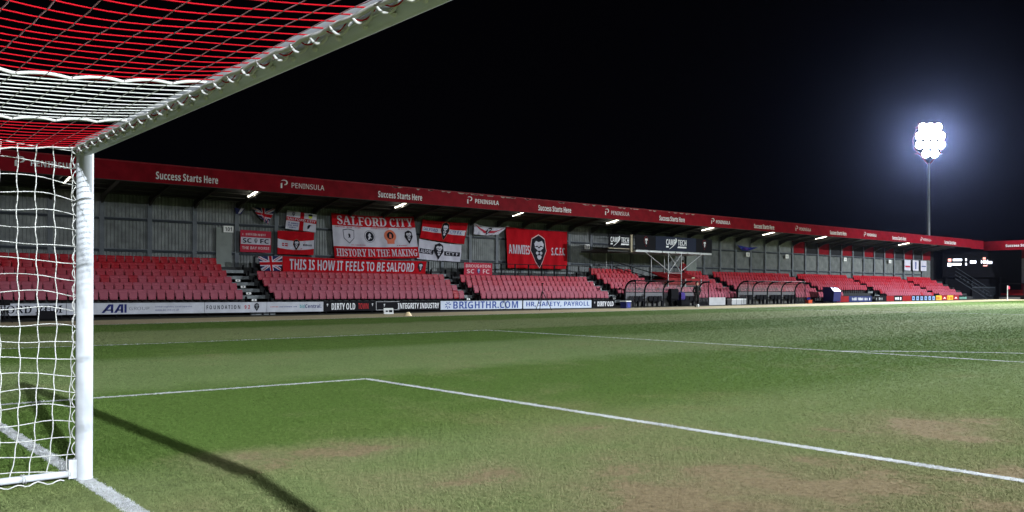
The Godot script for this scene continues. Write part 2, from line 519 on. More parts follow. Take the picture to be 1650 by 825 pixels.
	part_at(o, "body", b.mesh(), M.person, Vector3.ZERO)

# ------------------------------------------------------------------ goal
func strand(b: MB, a: Vector3, e: Vector3, n: int, r: float, wob: Vector3, seed_: float) -> void:
	var p := PackedVector3Array()
	for i in n + 1:
		var t := float(i) / n
		p.append(a.lerp(e, t) + wob * sin(t * n * PI * 0.5 + seed_) + wob * 0.7 * sin(t * 5.0 + seed_ * 1.7))
	b.tube(p, r, 4)

# the roof net hangs between the crossbar and the rear bar
func roof_at(x: float, w: float) -> Vector3:
	var t := -x / 2.0
	return P(x, 2.515 - 0.10 * sin(PI * clampf(t, 0.0, 1.0)) * (0.8 + 0.2 * sin(w * 1.1)) - 0.004 * sin(w * 5.0 + x * 5.0) - 0.02 * t, w + 0.008 * sin(x * 8.0 + w * 1.0))

func build_goal() -> void:
	var g := thing("football_goal", "white goal with red and white striped roof net, nearest the camera", "goal", P(0, 0, 0))
	for w in [0.0, -7.44]:
		var b := MB.new()
		b.tube(PackedVector3Array([P(0, 0, w), P(0, 1.2, w), P(0, 2.5, w)]), 0.06, 28)
		part(g, "post", b.mesh(), M.goal_white)
	var cb := MB.new()
	cb.tube(PackedVector3Array([P(0, 2.5, 0.06), P(0, 2.5, -3.7), P(0, 2.5, -7.50)]), 0.0605, 28)
	part(g, "crossbar", cb.mesh(), M.goal_white)
	# ground frame, hinge blocks and rear bar
	for w in [0.0, -7.44]:
		part(g, "ground_bar", tubem([P(-0.06, 0.055, w), P(-2.0, 0.055, w)], 0.026, 12), M.goal_white)
		part(g, "rear_post", tubem([P(-2.0, 0.0, w), P(-2.0, 2.45, w)], 0.024, 10), M.goal_white)
		part(g, "hinge_block", boxm(P(-0.11, 0.02, w - 0.025), P(-0.056, 0.16, w + 0.025)), M.goal_white)
	part(g, "ground_bar", tubem([P(-2.0, 0.055, 0), P(-2.0, 0.055, -7.44)], 0.026, 12), M.goal_white)
	part(g, "rear_bar", tubem([P(-2.0, 2.46, 0), P(-2.0, 2.46, -7.44)], 0.022, 10), M.goal_white)
	# side nets
	for w in [0.0, -7.44]:
		var b := MB.new()
		for i in range(0, 17):
			var x := -0.085 - 0.12 * i
			var p := PackedVector3Array()
			for k in 43:
				var y := 0.05 + 2.44 * k / 42.0
				var low := clampf((0.32 - y) * 3.0, 0.0, 1.0)
				p.append(P(x - 0.012 * sin(y * 3.0 + i * 0.6) + 0.006 * sin(y * 26.0 + i * PI) - 0.05 * low, y, w + 0.012 * sin(y * 4.0 + i)))
			b.tube(p, 0.0036, 4)
		for k in range(0, 21):
			var y := 0.10 + 0.1195 * k
			var p := PackedVector3Array()
			for i in 36:
				var x := -0.062 - 1.94 * i / 35.0
				p.append(P(x, y + 0.012 * sin(x * 9.0 + k) + 0.028 * clampf(1.0 + (x + 0.06) * 5.0, 0.0, 1.0) * -1.0, w + 0.012 * sin(x * 7.0 + k * 0.8)))
			b.tube(p, 0.0036, 4)
		# loops that pull the net to the post
		for k in range(0, 20):
			var y := 0.12 + 0.1195 * k
			var p := PackedVector3Array()
			for i in 7:
				var t := i / 6.0
				p.append(P(-0.064 - 0.022 * sin(t * PI), y - 0.05 + 0.1 * t, w))
			b.tube(p, 0.004, 4)
		var o := part(g, "side_net", b.mesh(), M.net_white)
		o.set_meta("kind", "stuff")
	# back net
	var bk := MB.new()
	for i in 62:
		strand(bk, P(-2.0, 0.06, -0.06 - 0.12 * i), P(-2.0, 2.45, -0.06 - 0.12 * i), 10, 0.004, Vector3(0.02, 0, 0.006), i)
	for k in 20:
		strand(bk, P(-2.0, 0.1 + 0.12 * k, 0), P(-2.0, 0.1 + 0.12 * k, -7.44), 24, 0.004, Vector3(0.012, 0.006, 0), k)
	part(g, "back_net", bk.mesh(), M.net_white).set_meta("kind", "stuff")
	# roof net, in stripes across the goal
	var cuts := [0.0, -1.22, -2.60, -4.40, -5.8, -7.44]
	for c in 5:
		var red := c % 2 == 0
		var b := MB.new()
		var nb := int(round((cuts[c] - cuts[c + 1]) / 0.118))
		for i in nb + 1:
			if i == nb and c < 4: continue
			var w: float = cuts[c] - 0.118 * i
			var p := PackedVector3Array()
			for k in 29: p.append(roof_at(-0.06 - 1.94 * k / 28.0, w))
			b.tube(p, 0.0031 if red else 0.0034, 4)
		part(g, "roof_net", b.mesh(), M.net_red if red else M.net_white).set_meta("kind", "stuff")
		var x := MB.new()
		for k in range(0, 17):
			var p := PackedVector3Array()
			for i in nb * 2 + 1:
				var w: float = lerpf(cuts[c], cuts[c + 1], i / (nb * 2.0))
				p.append(roof_at(-0.115 - 0.118 * k, w) + Vector3(0.002 * sin(i * PI * 0.5 + k), 0, 0))
			x.tube(p, 0.0026, 4)
		part(g, "roof_net", x.mesh(), M.net_pink if red else M.net_white).set_meta("kind", "stuff")
	for c in [1, 2, 3, 4]:
		var p := PackedVector3Array()
		for k in 90:
			var x: float = -0.06 - 1.94 * k / 89.0
			p.append(roof_at(x, cuts[c]) + Vector3(0, 0.012 * absf(sin(x * 13.3)) - 0.004, 0.026 * absf(sin(x * 13.3)) * (1.0 if c != 2 else 0.7)))
		var b := MB.new()
		b.tube(p, 0.0085, 6)
		part(g, "net_cord", b.mesh(), M.net_white)
	var edge := MB.new()
	var pe := PackedVector3Array()
	for k in 60:
		var x: float = -0.06 - 1.94 * k / 59.0
		pe.append(roof_at(x, 0.0) + Vector3(0, -0.004 - 0.01 * absf(sin(x * 13.0)), 0))
	edge.tube(pe, 0.006, 5)
	part(g, "net_cord", edge.mesh(), M.net_white)
	# the rope and lacing along the rear of the crossbar
	var rp := PackedVector3Array(); var lc := PackedVector3Array(); var lr := PackedVector3Array()
	for k in 400:
		var w := -7.4 * k / 399.0
		rp.append(P(-0.080 + 0.003 * sin(w * 17.0), 2.484 + 0.004 * sin(w * 23.0), w))
		var a := w * 36.0
		lc.append(P(-0.074 - 0.013 * cos(a), 2.468 + 0.026 * sin(a), w))
		lr.append(P(-0.072 - 0.009 * cos(a * 0.8 + 1.0), 2.476 + 0.018 * sin(a * 0.8 + 1.0), w))
	for q in [[rp, 0.0115, M.net_white], [lc, 0.0068, M.net_white], [lr, 0.0030, M.net_red]]:
		var b := MB.new()
		b.tube(q[0], q[1], 5)
		part(g, "lacing", b.mesh(), q[2])
	# clips
	var clip := MB.new()
	clip.lathe(Vector3.ZERO, [Vector2(0, -0.013), Vector2(0.009, -0.009), Vector2(0.013, 0), Vector2(0.009, 0.009), Vector2(0, 0.013)], 8)
	var cm := clip.mesh()
	for k in 36:
		part_at(g, "net_clip", cm, M.net_white, P(-0.046, 2.446, -0.10 - 0.205 * k))
	var stub := MB.new()
	for k in 36:
		stub.beam(P(-0.058, 2.468, -0.10 - 0.205 * k), P(-0.046, 2.45, -0.10 - 0.205 * k), 0.012, 0.012)
	part(g, "clip_rail", boxm(P(-0.064, 2.463, -0.06), P(-0.054, 2.473, -7.38)), M.goal_white)
	# white tape round the foot of the net and the loops that tie it down
	var tie := MB.new()
	for k in 6:
		var x := -0.12 - 0.3 * k
		var p := PackedVector3Array()
		for i in 13: p.append(P(x + 0.03 * i / 12.0, 0.055 + 0.034 * sin(TAU * i / 12.0 * 2.0), 0.034 * cos(TAU * i / 12.0 * 2.0)))
		tie.tube(p, 0.005, 4)
	part(g, "net_tie", tie.mesh(), M.net_white)
	var slack := PackedVector3Array()
	for i in 30: slack.append(P(-0.15 - 0.028 * i, 0.018 + 0.012 * sin(i * 1.3), -0.05 - 0.02 * sin(i * 0.7)))
	part(g, "net_cord", tubem(Array(slack), 0.005, 5), M.net_white)

# ------------------------------------------------------------------ seats
const BEAM := 26.0
const ROW_W := 39.85
const ROW_D := 0.82
const ROW_Y := 0.78
const ROW_H := 0.39

func seat_meshes() -> Array:
	# backrest and tipped-up pan, 0.44 wide, facing +z, origin on the tread
	var res := []
	for outline in [
			[Vector2(-0.005, 0.50), Vector2(0.03, 0.50), Vector2(-0.005, 0.84), Vector2(-0.035, 0.885), Vector2(-0.075, 0.895), Vector2(-0.085, 0.875), Vector2(-0.05, 0.84)],
			[Vector2(0.06, 0.34), Vector2(0.10, 0.36), Vector2(0.115, 0.42), Vector2(0.075, 0.70), Vector2(0.05, 0.72), Vector2(0.035, 0.70), Vector2(0.05, 0.42)]]:
		var b := MB.new()
		var o := PackedVector2Array(outline)
		var idx := Geometry2D.triangulate_polygon(o)
		# rounded sides: full in the middle, drawn in a little at either edge
		var hw := 0.222 if res.is_empty() else 0.196
		var xs := [-hw, -hw + 0.02, -0.1, 0.0, 0.1, hw - 0.02, hw]
		var ins := [0.6, 0.97, 1.0, 1.0, 1.0, 0.97, 0.6]
		var bow := [0.018, 0.013, 0.003, 0.0, 0.003, 0.013, 0.018]
		var mid := Vector2.ZERO
		for p in o: mid += p / o.size()
		var at := func(i: int, k: int) -> Vector3:
			var p := mid + Vector2((o[k].x - mid.x) * (0.6 if ins[i] < 0.9 else 1.0), (o[k].y - mid.y) * (0.93 if ins[i] < 0.9 else ins[i]))
			return Vector3(xs[i], p.y, p.x + bow[i])
		for i in xs.size() - 1:
			for k in o.size():
				var k2 := (k + 1) % o.size()
				var out := (o[k] + o[k2]) / 2 - mid
				var d := (o[k2] - o[k]).orthogonal()
				if d.dot(out) < 0: d = -d
				var h := Vector3(0, d.y, d.x)
				b.tri_to(at.call(i, k), at.call(i + 1, k), at.call(i + 1, k2), h); b.tri_to(at.call(i, k), at.call(i + 1, k2), at.call(i, k2), h)
		for e in [0, xs.size() - 1]:
			for i in range(0, idx.size(), 3):
				b.tri_to(at.call(e, idx[i]), at.call(e, idx[i + 1]), at.call(e, idx[i + 2]), Vector3(-1 if e == 0 else 1, 0, 0))
		res.append(b)
	var br := MB.new()
	br.box(Vector3(-0.03, 0.0, -0.02), Vector3(0.03, 0.36, 0.03))
	br.box(Vector3(-0.20, 0.36, -0.015), Vector3(0.20, 0.41, 0.03))
	res.append(br)
	return res

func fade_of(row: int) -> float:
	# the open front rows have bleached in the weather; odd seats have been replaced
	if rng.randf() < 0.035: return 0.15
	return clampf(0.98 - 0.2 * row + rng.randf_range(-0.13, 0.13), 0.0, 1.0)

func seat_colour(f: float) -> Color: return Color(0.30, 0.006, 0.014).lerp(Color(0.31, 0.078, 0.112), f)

const ORD := ["zeroth", "first", "second", "third", "fourth", "fifth", "sixth", "seventh", "eighth", "ninth", "tenth", "eleventh", "twelfth", "thirteenth", "fourteenth", "fifteenth", "sixteenth", "seventeenth", "eighteenth", "nineteenth", "twentieth", "twenty-first", "twenty-second", "twenty-third", "twenty-fourth", "twenty-fifth", "twenty-sixth", "twenty-seventh", "twenty-eighth", "twenty-ninth", "thirtieth", "thirty-first"]

func build_seats() -> void:
	var parts := seat_meshes()
	var back: ArrayMesh = parts[0].mesh()
	var pan: ArrayMesh = parts[1].mesh()
	var bracket: ArrayMesh = parts[2].mesh()
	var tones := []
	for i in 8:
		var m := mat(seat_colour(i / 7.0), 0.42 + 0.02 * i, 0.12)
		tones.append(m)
	var rows := ["front row", "second row", "third row", "fourth row", "fifth row", "top row"]
	# the two nearest blocks, seat by seat: [edge at the first stairway, direction, seats, rows, words]
	for blk in [[16.4, -1.0, 26, 6, "block nearest goal"], [18.25, 1.0, 29, 4, "block under slogan banner"], [33.55, 1.0, 27, 1, "railed block"]]:
		for r in blk[3]:
			for i in blk[2]:
				var x: float = blk[0] + blk[1] * (0.24 + 0.4785 * i) + (0.0 if blk[1] < 0 else 0.02)
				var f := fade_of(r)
				var look := "faded pink" if f > 0.62 else ("dull red" if f > 0.3 else "bright red")
				var s := thing("stadium_seat", "%s seat, %s from its nearest stairway, %s, %s" % [look, ORD[i + 1], rows[r], blk[4]], "seat", S(x, ROW_Y + ROW_H * r, ROW_W + ROW_D * r), "red tip-up seats in the stand")
				s.rotation.y = rng.randf_range(-0.03, 0.03)
				s.scale = Vector3.ONE * 0.935
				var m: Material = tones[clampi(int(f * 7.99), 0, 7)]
				part_at(s, "backrest", back, m, Vector3.ZERO)
				var pn := part_at(s, "seat_pan", pan, m, Vector3.ZERO)
				pn.rotation.x = rng.randf_range(-0.03, 0.05)
				part_at(s, "bracket", bracket, M.black_metal, Vector3.ZERO)
	# all the seats farther along
	var one := MB.new()
	for k in 3:
		one.v.append_array(parts[k].v); one.n.append_array(parts[k].n)
		for i in parts[k].v.size(): one.c.append(Color.WHITE if k < 2 else Color(0.05, 0.05, 0.05))
	var at := []
	for blk in [[33.55, 46.75, 4], [48.35, 64.0, 6], [65.4, 79.0, 6], [80.4, 91.0, 6], [92.4, 104.6, 6], [106.0, 113.0, 6]]:
		for r in blk[2]:
			var n := int((blk[1] - blk[0]) / 0.4785)
			for i in n:
				var x: float = blk[0] + 0.24 + 0.4785 * i
				if x < 47.0 and r == 0: continue
				if x > 53.6 and x < 61.0 and r >= 3: continue
				if x > 57.0 and x < 60.5 and r == 2: continue
				if x > 80.0 and x < 91.0 and r < 2 and x > 83.0: continue
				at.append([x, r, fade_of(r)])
	var mm := MultiMesh.new()
	mm.transform_format = MultiMesh.TRANSFORM_3D
	mm.use_colors = true
	mm.mesh = one.mesh()
	mm.instance_count = at.size()
	for i in at.size():
		mm.set_instance_transform(i, Transform3D(Basis(Vector3.UP, rng.randf_range(-0.03, 0.03)).scaled(Vector3(0.93 * (S(at[i][0] + 0.4785, 0, 0).x - S(at[i][0], 0, 0).x) / 0.4785, 0.935, 0.935)), S(at[i][0], ROW_Y + ROW_H * at[i][1], ROW_W + ROW_D * at[i][1])))
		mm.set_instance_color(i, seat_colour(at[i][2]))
	var o := MultiMeshInstance3D.new()
	o.name = "distant_seating"
	o.multimesh = mm
	var m2 := mat(Color(1, 1, 1), 0.5)
	m2.vertex_color_use_as_albedo = true
	o.material_override = m2
	add_child(o)
	tag(o, "rows of red seats farther along, from the railed block to the far corner", "seating")
	o.set_meta("kind", "stuff")

# ------------------------------------------------------------------ stand
const COL0 := 10.19
const BAY := 2.63
const WALL_W := 45.0

func build_stand() -> void:
	var g := thing("grandstand", "long covered stand with red lettered roof edge and grey ribbed rear wall", "stand", S(56, 0, 42))
	var x0 := -6.0
	var x1 := 117.0
	# terrace
	for r in 6:
		var w0 := ROW_W - 0.52 + ROW_D * r
		part(g, "terrace_step", boxm(S(x0, -0.1, w0), S(x1, ROW_Y + ROW_H * r, w0 + ROW_D)), M.terrace if r else M.dark_wall)
	part(g, "walkway", boxm(S(x0, -0.1, ROW_W - 0.52 + ROW_D * 6), S(x1, ROW_Y + ROW_H * 6, WALL_W + 0.3)), M.terrace)
	# stairways
	var aisles := [[16.62, 18.05], [32.15, 33.4], [46.9, 48.2], [64.05, 65.3], [79.1, 80.3], [91.1, 92.3], [104.7, 105.9]]
	for k in aisles.size():
		var a = aisles[k]
		var st := part(g, "stairway", boxm(S(a[0], 0.0, ROW_W - 0.75), S(a[1], 0.39, ROW_W - 0.523)), M.stair)
		for i in range(0, 12):
			var w0: float = ROW_W - 0.52 + ROW_D * 0.5 * i
			var y: float = ROW_Y + ROW_H * 0.5 * i + 0.004
			part(st, "stair_tread", boxm(S(a[0], y - 0.25, w0), S(a[1], y, w0 + ROW_D * 0.5 + 0.001)), M.stair)
			if k < 3 and i % 2 == 0 and i < 10:
				part(st, "row_plate", boxm(S(lerpf(a[0], a[1], 0.42 if k == 0 else 0.5) - 0.16, y - 0.15, w0 - 0.012), S(lerpf(a[0], a[1], 0.42 if k == 0 else 0.5) + 0.13, y - 0.02, w0 - 0.002)), M.plate_white)
				part(st, "row_letter", boxm(S(lerpf(a[0], a[1], 0.42 if k == 0 else 0.5) - 0.05, y - 0.12, w0 - 0.018), S(lerpf(a[0], a[1], 0.42 if k == 0 else 0.5) + 0.02, y - 0.05, w0 - 0.012)), M.ink)
		# stepped side panels at the ends of the blocks
		for s in [0, 1]:
			for r in 6:
				var xx: float = a[s] + (0.02 if s == 1 else -0.02)
				part(st, "side_panel", boxm(S(xx - 0.015, ROW_Y + ROW_H * r, ROW_W - 0.1 + ROW_D * r), S(xx + 0.015, ROW_Y + ROW_H * r + 0.52, ROW_W + 0.10 + ROW_D * r)), M.black_metal)
	# rear wall
	var wall := part(g, "rear_wall", boxm(S(x0, -0.1, WALL_W + 0.42), S(x1, 7.3, WALL_W + 0.5)), M.dark_wall)
	var i0 := -6
	for i in range(i0, 40):
		var xc := COL0 + BAY * i
		var far := i >= 27
		if not far:
			part(wall, "wall_panel", corrugated(xc + 0.003, xc + BAY - 0.003, 2.95, 7.3), M.cladding if (i * 7) % 3 else M.cladding_b)
		else:
			part(wall, "wall_panel", corrugated(xc + 0.003, xc + BAY - 0.003, 2.95, 5.95), M.cladding if (i * 7) % 3 else M.cladding_b)
			part(wall, "upper_panel", boxm(S(xc + 0.06, 5.97, WALL_W + 0.1), S(xc + BAY - 0.06, 7.28, WALL_W + 0.14)), M.panel_red_shaded if i % 2 else M.panel_dark)
		var col := MB.new()
		col.box(S(xc - 0.13, 2.9, WALL_W + 0.02) * Vector3(1, 1, 1), S(xc + 0.13, 7.15, WALL_W))
		col.box(S(xc - 0.012, 2.9, WALL_W + 0.12), S(xc + 0.012, 7.15, WALL_W + 0.02))
		part(wall, "column", col.mesh(), M.steel)
		if i < 39:
			for y in [4.05, 5.9]:
				var rl := MB.new()
				rl.box(S(xc + 0.13, y, WALL_W + 0.12), S(xc + BAY - 0.13, y + 0.05, WALL_W - 0.03))
				part(wall, "rail", rl.mesh(), M.steel)
				part(wall, "shaded_flange", boxm(S(xc + 0.13, y - 0.12, WALL_W + 0.12), S(xc + BAY - 0.13, y - 0.001, WALL_W + 0.03)), M.dark_steel)  # lower flange coloured dark, painting in the shade below the rail
	# smooth door panel beside the first stairway
	part(wall, "door", boxm(S(16.75, 3.12, WALL_W - 0.02), S(17.72, 5.62, WALL_W - 0.06)), M.door_grey)
	part(wall, "door", boxm(S(62.6, 3.12, WALL_W - 0.02), S(64.1, 5.9, WALL_W - 0.06)), M.door_grey)
	# roof
	var rf := MB.new()
	var ea := []
	var eb := []
	for q in [[45.6, 7.22], [40.45, 8.02], [40.45, 8.12], [45.6, 7.32]]:
		ea.append(S(x0, q[1], q[0])); eb.append(S(x1, q[1], q[0]))
	rf.prism(ea, eb)
	var roof := part(g, "roof", rf.mesh(), M.roof_dark)
	for i in range(i0, 40):
		var xc := COL0 + BAY * i
		var b := MB.new()
		var ra := []
		var rb := []
		for q in [[44.98, 6.72], [44.2, 7.08], [40.62, 7.70], [40.62, 7.90], [44.98, 7.215]]:
			ra.append(S(xc - 0.06, q[1], q[0])); rb.append(S(xc + 0.06, q[1], q[0]))
		b.prism(ra, rb)
		part(roof, "rafter", b.mesh(), M.roof_dark)
	for w in [41.6, 42.6, 43.6, 44.5]:
		part(roof, "purlin", boxm(S(x0, 7.165 + (45.0 - w) * 0.158, w - 0.04), S(x1, 7.225 + (45.0 - w) * 0.158, w + 0.04)), M.roof_dark)
	# red roof edge in lengths, a capping along its top
	var xs := x0
	var k2 := 0
	while xs < x1 - 0.1:
		var xe := minf(xs + 6.94, x1)
		part(roof, "fascia_panel", boxm(S(xs + 0.004, 7.60, 40.40), S(xe - 0.004, 8.62, 40.47)), M.fascia if k2 % 2 else M.fascia_b)
		part(roof, "capping", boxm(S(xs, 8.60, 40.36), S(xe, 8.655, 40.6)), M.fascia_cap)
		xs = xe
		k2 += 1
	part(roof, "soffit_edge", boxm(S(x0, 7.57, 40.42), S(x1, 7.598, 40.62)), M.roof_dark)
	# flakes where the red film has peeled from the top edge
	for i in 46:
		var x := rng.randf_range(26.0, 58.0)
		var s := flat_surface(x, 8.48, x + rng.randf_range(0.15, 0.8), 8.60, 40.40)
		p_polys(roof, "peeled_patch", M.peel, s, [[Vector2(0, 1), Vector2(0.15, rng.randf_range(0.3, 0.7)), Vector2(0.45, rng.randf_range(0, 0.6)), Vector2(0.7, rng.randf_range(0.3, 0.8)), Vector2(1, 1)]], 0.006)
	# lettering along the roof edge
	for k in 8:
		var xp := 5.05 + 13.88 * k
		var xq := 11.75 + 13.87 * k
		if xp < 110.0:
			var s := flat_surface(xp, 7.88, xp + 2.85, 8.40, 40.40)
			p_polys(roof, "logo_stem", M.letter_white, s, [[Vector2(0.0, 0.0), Vector2(0.035, 0.0), Vector2(0.035, 0.62), Vector2(0.0, 0.55)]], 0.006)
			p_polys(roof, "logo_bowl", M.letter_white, s, [[Vector2(0.0, 0.80), Vector2(0.03, 0.95), Vector2(0.08, 1.0), Vector2(0.13, 0.95), Vector2(0.155, 0.78), Vector2(0.155, 0.6), Vector2(0.13, 0.42), Vector2(0.08, 0.36), Vector2(0.08, 0.46), Vector2(0.11, 0.52), Vector2(0.125, 0.64), Vector2(0.12, 0.8), Vector2(0.1, 0.88), Vector2(0.06, 0.9), Vector2(0.02, 0.86)]], 0.006)
			p_text(roof, "PENINSULA", M.letter_white, s, 0.245, 0.14, 1.0, 0.72, 0.006, f_sans if k % 2 else f_bold)
		if xq < 112.0:
			p_text(roof, "Success Starts Here", M.letter_white, flat_surface(xq, 7.80, xq + 3.4, 8.22, 40.40), 0, 0, 1, 1, 0.006, f_bold)

func corrugated(x0: float, x1: float, y0: float, y1: float) -> ArrayMesh:
	var b := MB.new()
	var n := 13
	var p := (x1 - x0) / n
	for i in n:
		var x := x0 + p * i
		var q := [[0.0, 0.0], [0.45, 0.0], [0.55, 0.035], [0.9, 0.035], [1.0, 0.0]]
		for k in 4:
			var a: float = x + p * q[k][0]
			var d: float = x + p * q[k + 1][0]
			var wa: float = WALL_W + 0.16 - q[k][1]
			var wd: float = WALL_W + 0.16 - q[k + 1][1]
			b.quad(S(a, y0, wa), S(d, y0, wd), S(d, y1, wd), S(a, y1, wa))
	return b.mesh()

func build_strip_lights() -> void:
	var xs := [7.8, 18.0, 28.5, 39.1, 49.5, 62.5, 72.5, 82.5, 92.2, 101.8, 111.0]
	var where := ["behind the goal net", "nearest the first stairway", "above the large crest-lined banner", "above the winged flag", "above the first panel of the camera gantry", "above the last panel of the camera gantry", "above the blue flag", "above the second dugout end", "above the navy bin", "above the far seat blocks", "beside the corner scoreboard"]
	for i in xs.size():
		var a := S(xs[i], 7.50, 43.0)
		var e := S(xs[i], 7.77, 41.25)
		var o := thing("strip_light", "lit white fluorescent tube under the stand roof, %s" % where[i], "light", a, "tubes under the stand roof")
		var h := MB.new()
		h.beam(a + Vector3(0, 0.045, 0), e + Vector3(0, 0.045, 0), 0.13, 0.05)
		part(o, "housing", h.mesh(), M.light_housing)
		var t := MB.new()
		t.tube(PackedVector3Array([a, a.lerp(e, 0.5), e]), 0.05, 8)
		part(o, "light_tube", t.mesh(), M.tube_glow)
		var l := OmniLight3D.new()
		l.name = "tube_light"
		o.add_child(l)
		l.position = a.lerp(e, 0.5) - a + Vector3(0, -0.12, 0)
		l.light_energy = 0.55
		l.light_size = 0.1
		l.omni_range = 30.0
		l.omni_attenuation = 2.0
		l.light_color = Color(1.0, 0.97, 0.9)
		l.shadow_enabled = true

# ------------------------------------------------------------------ banners
func banner(called: String, label: String, tl: Vector2, tr: Vector2, br: Vector2, bl: Vector2, base: Material, amp := 0.03, sag := 0.0, w := 44.85, category := "banner") -> Array:
	var o := thing(called, label, category, S((bl.x + br.x) / 2, minf(bl.y, br.y), w))
	var s := cloth_surface(tl, tr, br, bl, w, amp, sag, tl.x)
	var wide := tl.distance_to(tr)
	p_rect(o, "cloth", base, s, 0, 0, 1, 1, 0.0, maxi(6, int(wide * 11.0)), 10)
	return [o, s, tl.distance_to(bl) / wide, maxi(6, int(wide * 11.0))]

func build_banners() -> void:
	var b: Array
	# draped union flag bunting high on the wall
	b = banner("union_flag", "crumpled union flag hanging askew high on the wall above the square red banner", Vector2(18.9, 7.0), Vector2(20.5, 7.02), Vector2(20.05, 5.95), Vector2(19.55, 6.3), M.cloth_navy, 0.07, 0.0, 44.85, "flag")
	p_union(b[0], b[1])
	b = banner("union_flag", "small knotted corner of a union flag beside the dark wall column", Vector2(17.8, 6.9), Vector2(18.55, 6.95), Vector2(18.2, 6.5), Vector2(17.95, 6.55), M.cloth_navy, 0.05, 0.0, 44.85, "flag")
	p_polys(b[0], "saltire", M.cloth_white, b[1], [[Vector2(0.45, 0.1), Vector2(0.75, 0.1), Vector2(0.95, 0.95), Vector2(0.6, 0.9)]], 0.01)
	b = banner("banner", "square red banner with a white band of dark capitals beside the dark column", Vector2(18.2, 5.53), Vector2(20.25, 5.50), Vector2(20.24, 4.12), Vector2(18.2, 4.12), M.cloth_crimson, 0.008)
	p_rect(b[0], "band", M.cloth_white, b[1], 0.02, 0.36, 0.98, 0.68, 0.008, 8, 2)
	p_text(b[0], "SC", M.ink, b[1], 0.08, 0.42, 0.36, 0.63, 0.016)
	p_text(b[0], "FC", M.ink, b[1], 0.64, 0.42, 0.92, 0.63, 0.016)
	p_crest(b[0], b[1], 0.5, 0.52, 0.26, b[2], null, M.ink, M.cloth_white)
	p_strokes(b[0], M.cloth_pale, b[1], 0.06, 0.76, 0.94, 0.88, 16)
	p_text(b[0], "THE BAY HORSE", M.cloth_pale, b[1], 0.06, 0.13, 0.94, 0.26, 0.01)
	b = banner("flag", "white flag with a red cross and a red name strip, tilted", Vector2(21.34, 6.98), Vector2(23.47, 6.80), Vector2(23.37, 5.60), Vector2(21.22, 5.75), M.cloth_white, 0.02, 0.0, 44.85, "flag")
	p_rect(b[0], "cross", M.cloth_red, b[1], 0.44, 0.0, 0.57, 1.0, 0.008, 2, 4)
	p_rect(b[0], "cross", M.cloth_red, b[1], 0.0, 0.47, 1.0, 0.67, 0.012, 8, 1)
	p_text(b[0], "SALFORD CITY", M.cloth_white, b[1], 0.03, 0.51, 0.97, 0.63, 0.02)
	p_strokes(b[0], M.ink_blue, b[1], 0.04, 0.30, 0.42, 0.38, 9)
	p_strokes(b[0], M.ink_blue, b[1], 0.08, 0.19, 0.40, 0.26, 8)
	p_strokes(b[0], M.ink_blue, b[1], 0.12, 0.08, 0.36, 0.15, 6)
	p_crest(b[0], b[1], 0.22, 0.84, 0.26, b[2], null, M.ink, M.cloth_white)
	p_polys(b[0], "badge", M.badge_lime, b[1], [oval(0.78, 0.82, 0.07, 0.11)], 0.01)
	p_polys(b[0], "badge", M.ink, b[1], [oval(0.78, 0.9, 0.08, 0.06), [Vector2(0.7, 0.1), Vector2(0.76, 0.16), Vector2(0.82, 0.36), Vector2(0.74, 0.36), Vector2(0.7, 0.28)]], 0.016)
	p_polys(b[0], "badge", M.cloth_red, b[1], [[Vector2(0.82, 0.28), Vector2(0.86, 0.4), Vector2(0.84, 0.3)]], 0.02)
	b = banner("flag", "red flag with a sagging white band, small cross and dark crest", Vector2(20.68, 5.60), Vector2(23.28, 5.60), Vector2(23.23, 4.05), Vector2(20.66, 4.05), M.cloth_red, 0.035, 0.0, 44.85, "flag")
	var band := []
	for i in 13: band.append(Vector2(i / 12.0, 0.66 - 0.08 * sin(PI * i / 12.0)))
	for i in 13: band.append(Vector2(1.0 - i / 12.0, 0.28 - 0.08 * sin(PI * i / 12.0)))
	p_polys(b[0], "band", M.cloth_white, b[1], [band], 0.008)
	p_polys(b[0], "small_flag", M.cloth_red, b[1], [[Vector2(0.13, 0.36), Vector2(0.28, 0.34), Vector2(0.28, 0.47), Vector2(0.13, 0.49)]], 0.016)
	p_polys(b[0], "small_cross", M.cloth_white, b[1], [[Vector2(0.185, 0.35), Vector2(0.205, 0.35), Vector2(0.205, 0.48), Vector2(0.185, 0.48)], [Vector2(0.13, 0.41), Vector2(0.28, 0.395), Vector2(0.28, 0.425), Vector2(0.13, 0.44)]], 0.024)
	p_crest(b[0], b[1], 0.51, 0.42, 0.5, b[2], M.cloth_orange, M.cloth_black, M.cloth_white)
	p_strokes(b[0], M.ink, b[1], 0.68, 0.38, 0.95, 0.47, 8, 0.016)
	# on the rail behind the second block
	b = banner("union_flag", "union flag tied on the rail beside the long red slogan banner", Vector2(18.75, 3.80), Vector2(20.35, 3.88), Vector2(20.35, 2.92), Vector2(19.0, 2.90), M.cloth_navy, 0.05, 0.0, 43.42, "flag")
	p_union(b[0], b[1])
	b = banner("banner", "long low red banner with a white slogan across the second seat block", Vector2(20.38, 3.87), Vector2(31.35, 3.80), Vector2(31.25, 2.90), Vector2(20.38, 2.88), M.cloth_red, 0.03, 0.04, 43.42)
	p_text(b[0], "THIS IS HOW IT FEELS TO BE SALFORD", M.cloth_white, b[1], 0.045, 0.14, 0.905, 0.84, 0.02)
	p_crest(b[0], b[1], 0.955, 0.5, 0.86, b[2], null, M.cloth_black, M.cloth_white)
	b = banner("banner", "large red and white banner with a row of four club badges", Vector2(24.5, 6.98), Vector2(31.15, 7.10), Vector2(31.62, 4.10), Vector2(24.8, 3.90), M.cloth_white, 0.035, 0.10)
	p_rect(b[0], "band", M.cloth_red, b[1], 0.0, 0.735, 1.0, 1.0, 0.008, b[3], 2)
